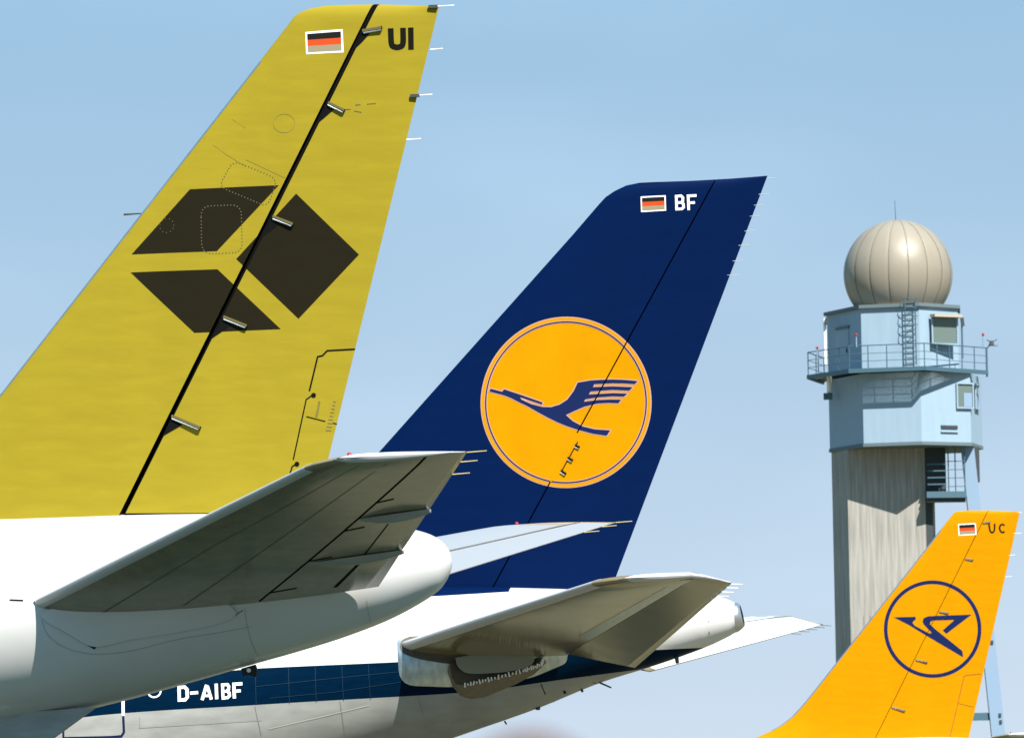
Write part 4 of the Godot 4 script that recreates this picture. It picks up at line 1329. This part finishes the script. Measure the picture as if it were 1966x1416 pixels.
	put("pipe_hopper", box(Vector3(0.42, 0.3, 0.4)), "tower_steel", o, Transform3D(Basis.IDENTITY, Vector3(-3.78, 24.621, 0.5)))
	put("floodlight", box(Vector3(0.16, 0.34, 0.2)), "tower_dark", o, Transform3D(Basis(Vector3(0, 0, 1), -0.2), Vector3(-3.78, 28.245, 0.6)))
	put("floodlight", box(Vector3(0.16, 0.4, 0.2)), "tower_dark", o, Transform3D(Basis(Vector3(0, 0, 1), 0.1), Vector3(2.75, 28.084, 0.7)))
	put("conduit", rod(Vector3(2.72, 26.321, 0.7), Vector3(2.72, 27.932, 0.7), 0.045), "tower_steel", o)
	# obstruction lamps
	for e in [[-4.332, 26.745, 2.2], [-2.554, 27.175, 4.0], [3.666, 27.309, 1.5]]:
		var at := Vector3(e[0], e[1], e[2])
		var st := put("obstruction_lamp", rod(at - Vector3(0, 0.5, 0), at, 0.03), "tower_pale_steel", o)
		var bulb := SphereMesh.new()
		bulb.radius = 0.065
		bulb.height = 0.17
		bulb.radial_segments = 12
		bulb.rings = 6
		put("lamp_glass", bulb, "red_lamp", st, Transform3D(Basis.IDENTITY, at + Vector3(0, 0.08, 0)))
	# wind sensor on the corner
	var wx := Vector3(4.058, 26.977, 1.5)
	var arm := put("wind_sensor", tube([Vector3(pe.x, yg + 1.05, pe.z), wx + Vector3(-0.1, -0.12, 0), wx + Vector3(0.3, -0.13, 0)], 0.03), "tower_steel", o)
	put("sensor_cup", rod(wx + Vector3(0, -0.12, 0), wx + Vector3(0.02, 0.1, 0), 0.14, 0.08, 10), "tower_dark", arm)
	put("sensor_vane", tube([wx + Vector3(-0.22, 0.16, 0), wx + Vector3(0, 0.02, 0), wx + Vector3(0.26, 0.16, 0)], 0.025), "tower_dark", arm)
	# open stair landing and inclined leg on the right
	var yf: float = 19.848
	put("stair_core", prism([Vector2(0.74, 1.35), Vector2(1.75, 1.3), Vector2(1.75, -0.9), Vector2(0.74, -0.9)], yf, yb - 0.17), "tower_dark", o)
	put("landing_slab", prism([Vector2(0.74, 2.35), Vector2(2.65, 2.1), Vector2(2.65, -0.8), Vector2(0.74, -0.8)], yf - 0.3, yf), "tower_steel", o)
	put("landing_beam", prism([Vector2(0.76, 2.2), Vector2(2.62, 1.95), Vector2(2.62, 1.6), Vector2(0.76, 1.7)], yf - 0.5, yf - 0.3), "tower_dark", o)
	for x in [1.82, 2.15, 2.6]:
		put("railing_post", rod(Vector3(x, yf, 2.0), Vector3(x, yb - 0.2, 2.0), 0.03), "tower_steel", o)
	for k in 5:
		put("handrail", rod(Vector3(1.75, yf + 0.25 + k * 0.4, 2.0), Vector3(2.62, yf + 0.25 + k * 0.4, 2.0), 0.02), "tower_steel", o)
	for k in 4:
		put("stair_step", box(Vector3(0.9, 0.06, 0.3)), "tower_steel", o, Transform3D(Basis.IDENTITY, Vector3(1.25, yf + 0.35 + 0.32 * k, 2.1)))
	put("shaft_shade_box", prism([Vector2(0.74, 1.39), Vector2(1.08, 1.3), Vector2(1.08, 0.8), Vector2(0.74, 0.8)], 15.467, yf - 0.3), "tower_dark", o)  # dark box standing in for the shaded groove beside the shaft
	var foot := Vector3(4.345, 0.0, 1.5)
	var l_top := [2.498, 3.096]
	var l_low := [3.636, 4.306]
	var yl: float = 8.082
	var leg := begin(-1)
	var slope: float = (l_low[0] - l_top[0]) / (yb - 0.16 - yl)
	var x0: float = l_low[0] + slope * yl
	var x1: float = l_low[1] + slope * yl
	for z in [1.7, 1.1]:
		quad(leg, Vector3(l_top[0], yb - 0.16, z), Vector3(l_top[1], yb - 0.16, z), Vector3(x1, 0, z), Vector3(x0, 0, z), Vector3(0, 0, z - 1.4))
	for e in [[l_top[0], x0, -1.0], [l_top[1], x1, 1.0]]:
		quad(leg, Vector3(e[0], yb - 0.16, 1.7), Vector3(e[0], yb - 0.16, 1.1), Vector3(e[1], 0, 1.1), Vector3(e[1], 0, 1.7), Vector3(e[2], 0, 0))
	put("inclined_leg", done(leg), "tower_pale_steel", o)
	put("leg_bracket", prism([Vector2(l_top[1] - 0.05, 1.6), Vector2(l_top[1] + 0.25, 1.6), Vector2(l_top[1] + 0.25, 1.2), Vector2(l_top[1] - 0.05, 1.2)], 20.313, yb - 0.17), "tower_dark", o)
	for y in [9.112, 13.958]:
		put("tie_beam", box(Vector3(3.2, 0.36, 0.3)), "tower_steel", o, Transform3D(Basis.IDENTITY, Vector3(l_low[0] - 1.45, y, 1.4)))
	for y in [12.647, 9.17, 8.848]:
		put("leg_bolt", box(Vector3(0.12, 0.16, 0.06)), "tower_dark", o, Transform3D(Basis.IDENTITY, Vector3(lerpf(l_low[1], l_top[1], (y - yl) / (yb - yl)) - 0.18, y, 1.73)))

	# radome on the roof
	var R := thing("radome", "beige spherical radar dome of vertical panels on top of the control tower", "radar dome")
	var rc := Vector3(-0.242, 30.509, -0.1)
	var rad := 2.63
	R.position = o.position + Vector3(rc.x, yr + 0.16, rc.z)
	var cy := rc.y - (yr + 0.16)
	var n_gore := 17
	for k in n_gore:
		var st := begin(0)
		var w := TAU / n_gore
		var gap := 0.010
		var grid := []
		for i in 25:
			var el := lerpf(-asin(minf(1.0, cy / rad)), PI * 0.5, i / 24.0)
			var row := []
			for j in 9:
				var u := j / 8.0
				var edge := minf(u, 1.0 - u)
				var rr := rad - (0.012 if edge < 0.01 else 0.0)
				var az := w * (k + 0.36) + lerpf(gap, w - gap, u)
				row.append(Vector3(rr * cos(el) * sin(az), cy + rr * sin(el), rr * cos(el) * cos(az)))
			grid.append(row)
		for i in 24:
			for j in 8:
				quad(st, grid[i][j], grid[i][j + 1], grid[i + 1][j + 1], grid[i + 1][j], (grid[i][j] + grid[i + 1][j + 1]) * 0.5 - Vector3(0, cy, 0))
		put("radome_panel", done(st), "radome_skin", R)
	var core := SphereMesh.new()
	core.radius = rad - 0.03
	core.height = (rad - 0.03) * 2.0
	core.radial_segments = 48
	core.rings = 24
	put("seam_backing", core, "radome_seam", R, Transform3D(Basis.IDENTITY, Vector3(0, cy, 0)))
	put("base_ring", rod(Vector3(0, 0.0, 0), Vector3(0, 0.1, 0), 2.2, 2.2, 40), "lintel_beige", R)
	put("lightning_rod", rod(Vector3(-0.05, cy + rad - 0.05, 0), Vector3(-0.08, cy + rad + 0.95, 0), 0.022, 0.012), "tower_steel", R)


func window(o: Node3D, at: Transform3D, w: float, h: float, hood: bool) -> void:
	var win := put("window", box(Vector3(w, h, 0.05)), "glass_green", o, at * Transform3D(Basis.IDENTITY, Vector3(0, 0, 0.03)))
	var t := 0.07
	for e in [[Vector3(w + t * 2, t, 0.06), Vector3(0, h * 0.5 + t * 0.5, 0.06)], [Vector3(w + t * 2, t, 0.06), Vector3(0, -h * 0.5 - t * 0.5, 0.06)], [Vector3(t, h, 0.06), Vector3(-w * 0.5 - t * 0.5, 0, 0.06)], [Vector3(t, h, 0.06), Vector3(w * 0.5 + t * 0.5, 0, 0.06)]]:
		put("window_frame", box(e[0]), "tower_white", win, Transform3D(Basis.IDENTITY, e[1]))
	if hood:
		put("sun_hood", box(Vector3(w + 0.2, 0.13, 0.42)), "lintel_beige", win, Transform3D(Basis.IDENTITY, Vector3(0, h * 0.5 + 0.02, 0.2)))
	else:
		put("blind", box(Vector3(w * 0.55, h * 0.6, 0.02)), "tower_pale_steel", win, Transform3D(Basis.IDENTITY, Vector3(w * 0.2, -h * 0.18, 0.037)))


# ------------------------------------------------------------------ spectator

func capsule(p: Vector3, a: Vector3, b: Vector3, ra: float, rb: float) -> float:
	var t := clampf((p - a).dot(b - a) / maxf((b - a).length_squared(), 1e-6), 0.0, 1.0)
	return p.distance_to(a.lerp(b, t)) - lerpf(ra, rb, t)


func nets(bones: Array, lo: Vector3, hi: Vector3, cell: float, soft: float) -> ArrayMesh:
	var n := Vector3i(((hi - lo) / cell).ceil()) + Vector3i.ONE
	var vals := PackedFloat32Array()
	vals.resize(n.x * n.y * n.z)
	for z in n.z:
		for y in n.y:
			for x in n.x:
				var p := lo + Vector3(x, y, z) * cell
				var s := 0.0
				for b in bones:
					var d := capsule(p, b[0], b[1], b[2], b[3])
					if d < soft * 6.0:
						s += exp(-d / soft)
				vals[x + n.x * (y + n.y * z)] = -soft * log(maxf(s, 1e-9))
	var at := {}
	var st := begin(0)
	var idx := func(x: int, y: int, z: int) -> int: return x + n.x * (y + n.y * z)
	for z in n.z - 1:
		for y in n.y - 1:
			for x in n.x - 1:
				var cnt := 0
				var sum := Vector3.ZERO
				for e in [[0, 0, 0, 0], [0, 1, 0, 0], [0, 0, 1, 0], [0, 1, 1, 0], [1, 0, 0, 0], [1, 0, 0, 1], [1, 1, 0, 0], [1, 1, 0, 1], [2, 0, 0, 0], [2, 1, 0, 0], [2, 0, 1, 0], [2, 1, 1, 0]]:
					var c := Vector3i.ZERO
					var ax: int = e[0]
					if ax == 0:
						c = Vector3i(0, e[1], e[2])
					elif ax == 1:
						c = Vector3i(e[1], 0, e[3])
					else:
						c = Vector3i(e[1], e[2], 0)
					var d := c
					d[ax] = 1
					var va := vals[idx.call(x + c.x, y + c.y, z + c.z)]
					var vb := vals[idx.call(x + d.x, y + d.y, z + d.z)]
					if (va < 0.0) != (vb < 0.0):
						sum += Vector3(c).lerp(Vector3(d), va / (va - vb))
						cnt += 1
				if cnt:
					at[idx.call(x, y, z)] = lo + (Vector3(x, y, z) + sum / cnt) * cell
	for z in range(1, n.z - 1):
		for y in range(1, n.y - 1):
			for x in range(1, n.x - 1):
				var v0 := vals[idx.call(x, y, z)]
				for ax in 3:
					var d := Vector3i.ZERO
					d[ax] = 1
					var v1 := vals[idx.call(x + d.x, y + d.y, z + d.z)]
					if (v0 < 0.0) == (v1 < 0.0):
						continue
					var u := Vector3i.ZERO
					u[(ax + 1) % 3] = 1
					var w := Vector3i.ZERO
					w[(ax + 2) % 3] = 1
					var q := []
					for s in [[0, 0], [1, 0], [1, 1], [0, 1]]:
						var c: Vector3i = Vector3i(x, y, z) - u * s[0] - w * s[1]
						q.append(at.get(idx.call(c.x, c.y, c.z)))
					if q.has(null):
						continue
					quad(st, q[0], q[1], q[2], q[3], Vector3(d) * (1.0 if v0 < 0.0 else -1.0))
	return done(st)


func spectator() -> void:
	var o := thing("person", "person with brown hair seen from behind, blurred, only the crown showing at the bottom edge", "person")
	o.position = Vector3(0.012, 0.004, -6.0)
	var top := 1.844
	var hc := Vector3(0, top - 0.125, 0)
	var body := [
		[Vector3(0, top - 0.34, 0.02), Vector3(0, top - 0.2, 0), 0.06, 0.055],
		[Vector3(0, top - 0.13, 0), Vector3(0, top - 0.11, 0.015), 0.085, 0.09], [Vector3(0, top - 0.19, -0.03), Vector3(0, top - 0.16, -0.03), 0.055, 0.065],
		[Vector3(-0.15, top - 0.36, 0.02), Vector3(0.15, top - 0.36, 0.02), 0.075, 0.075],
		[Vector3(0, top - 0.42, 0.02), Vector3(0, top - 0.75, 0), 0.16, 0.13], [Vector3(-0.07, top - 0.9, 0), Vector3(0.07, top - 0.9, 0), 0.13, 0.13],
	]
	for s in [-1.0, 1.0]:
		body.append([Vector3(0.19 * s, top - 0.37, 0.02), Vector3(0.23 * s, top - 0.66, 0.04), 0.062, 0.048])
		body.append([Vector3(0.23 * s, top - 0.66, 0.04), Vector3(0.21 * s, top - 0.92, -0.06), 0.046, 0.036])
		body.append([Vector3(0.21 * s, top - 0.92, -0.06), Vector3(0.2 * s, top - 1.08, -0.1), 0.036, 0.024])
		body.append([Vector3(0.09 * s, top - 0.95, 0), Vector3(0.10 * s, top - 1.36, 0), 0.095, 0.062])
		body.append([Vector3(0.10 * s, top - 1.36, 0), Vector3(0.11 * s, 0.1, 0.02), 0.062, 0.045])
		body.append([Vector3(0.11 * s, 0.055, 0.05), Vector3(0.12 * s, 0.045, -0.14), 0.05, 0.042])
	put("body", nets(body, Vector3(-0.34, -0.03, -0.26), Vector3(0.34, top + 0.03, 0.26), 0.022, 0.012), "jacket", o)
	var hair := [[hc + Vector3(0, 0.02, 0.02), hc + Vector3(0, -0.02, 0.03), 0.088, 0.1], [hc + Vector3(-0.004, 0.06, 0.02), hc + Vector3(0, 0.0, 0.02), 0.05, 0.085], [hc + Vector3(0, -0.04, 0.04), hc + Vector3(0, -0.09, 0.04), 0.085, 0.07]]
	put("hair", nets(hair, hc - Vector3(0.15, 0.2, 0.15), hc + Vector3(0.15, 0.16, 0.17), 0.013, 0.012), "hair_brown", o)
	for s in [-1.0, 1.0]:
		var e := SphereMesh.new()
		e.radius = 0.03
		e.height = 0.07
		e.radial_segments = 12
		e.rings = 6
		put("ear", e, "skin", o, Transform3D(Basis.from_scale(Vector3(0.5, 1, 0.8)), hc + Vector3(0.1 * s, -0.04, -0.01)))
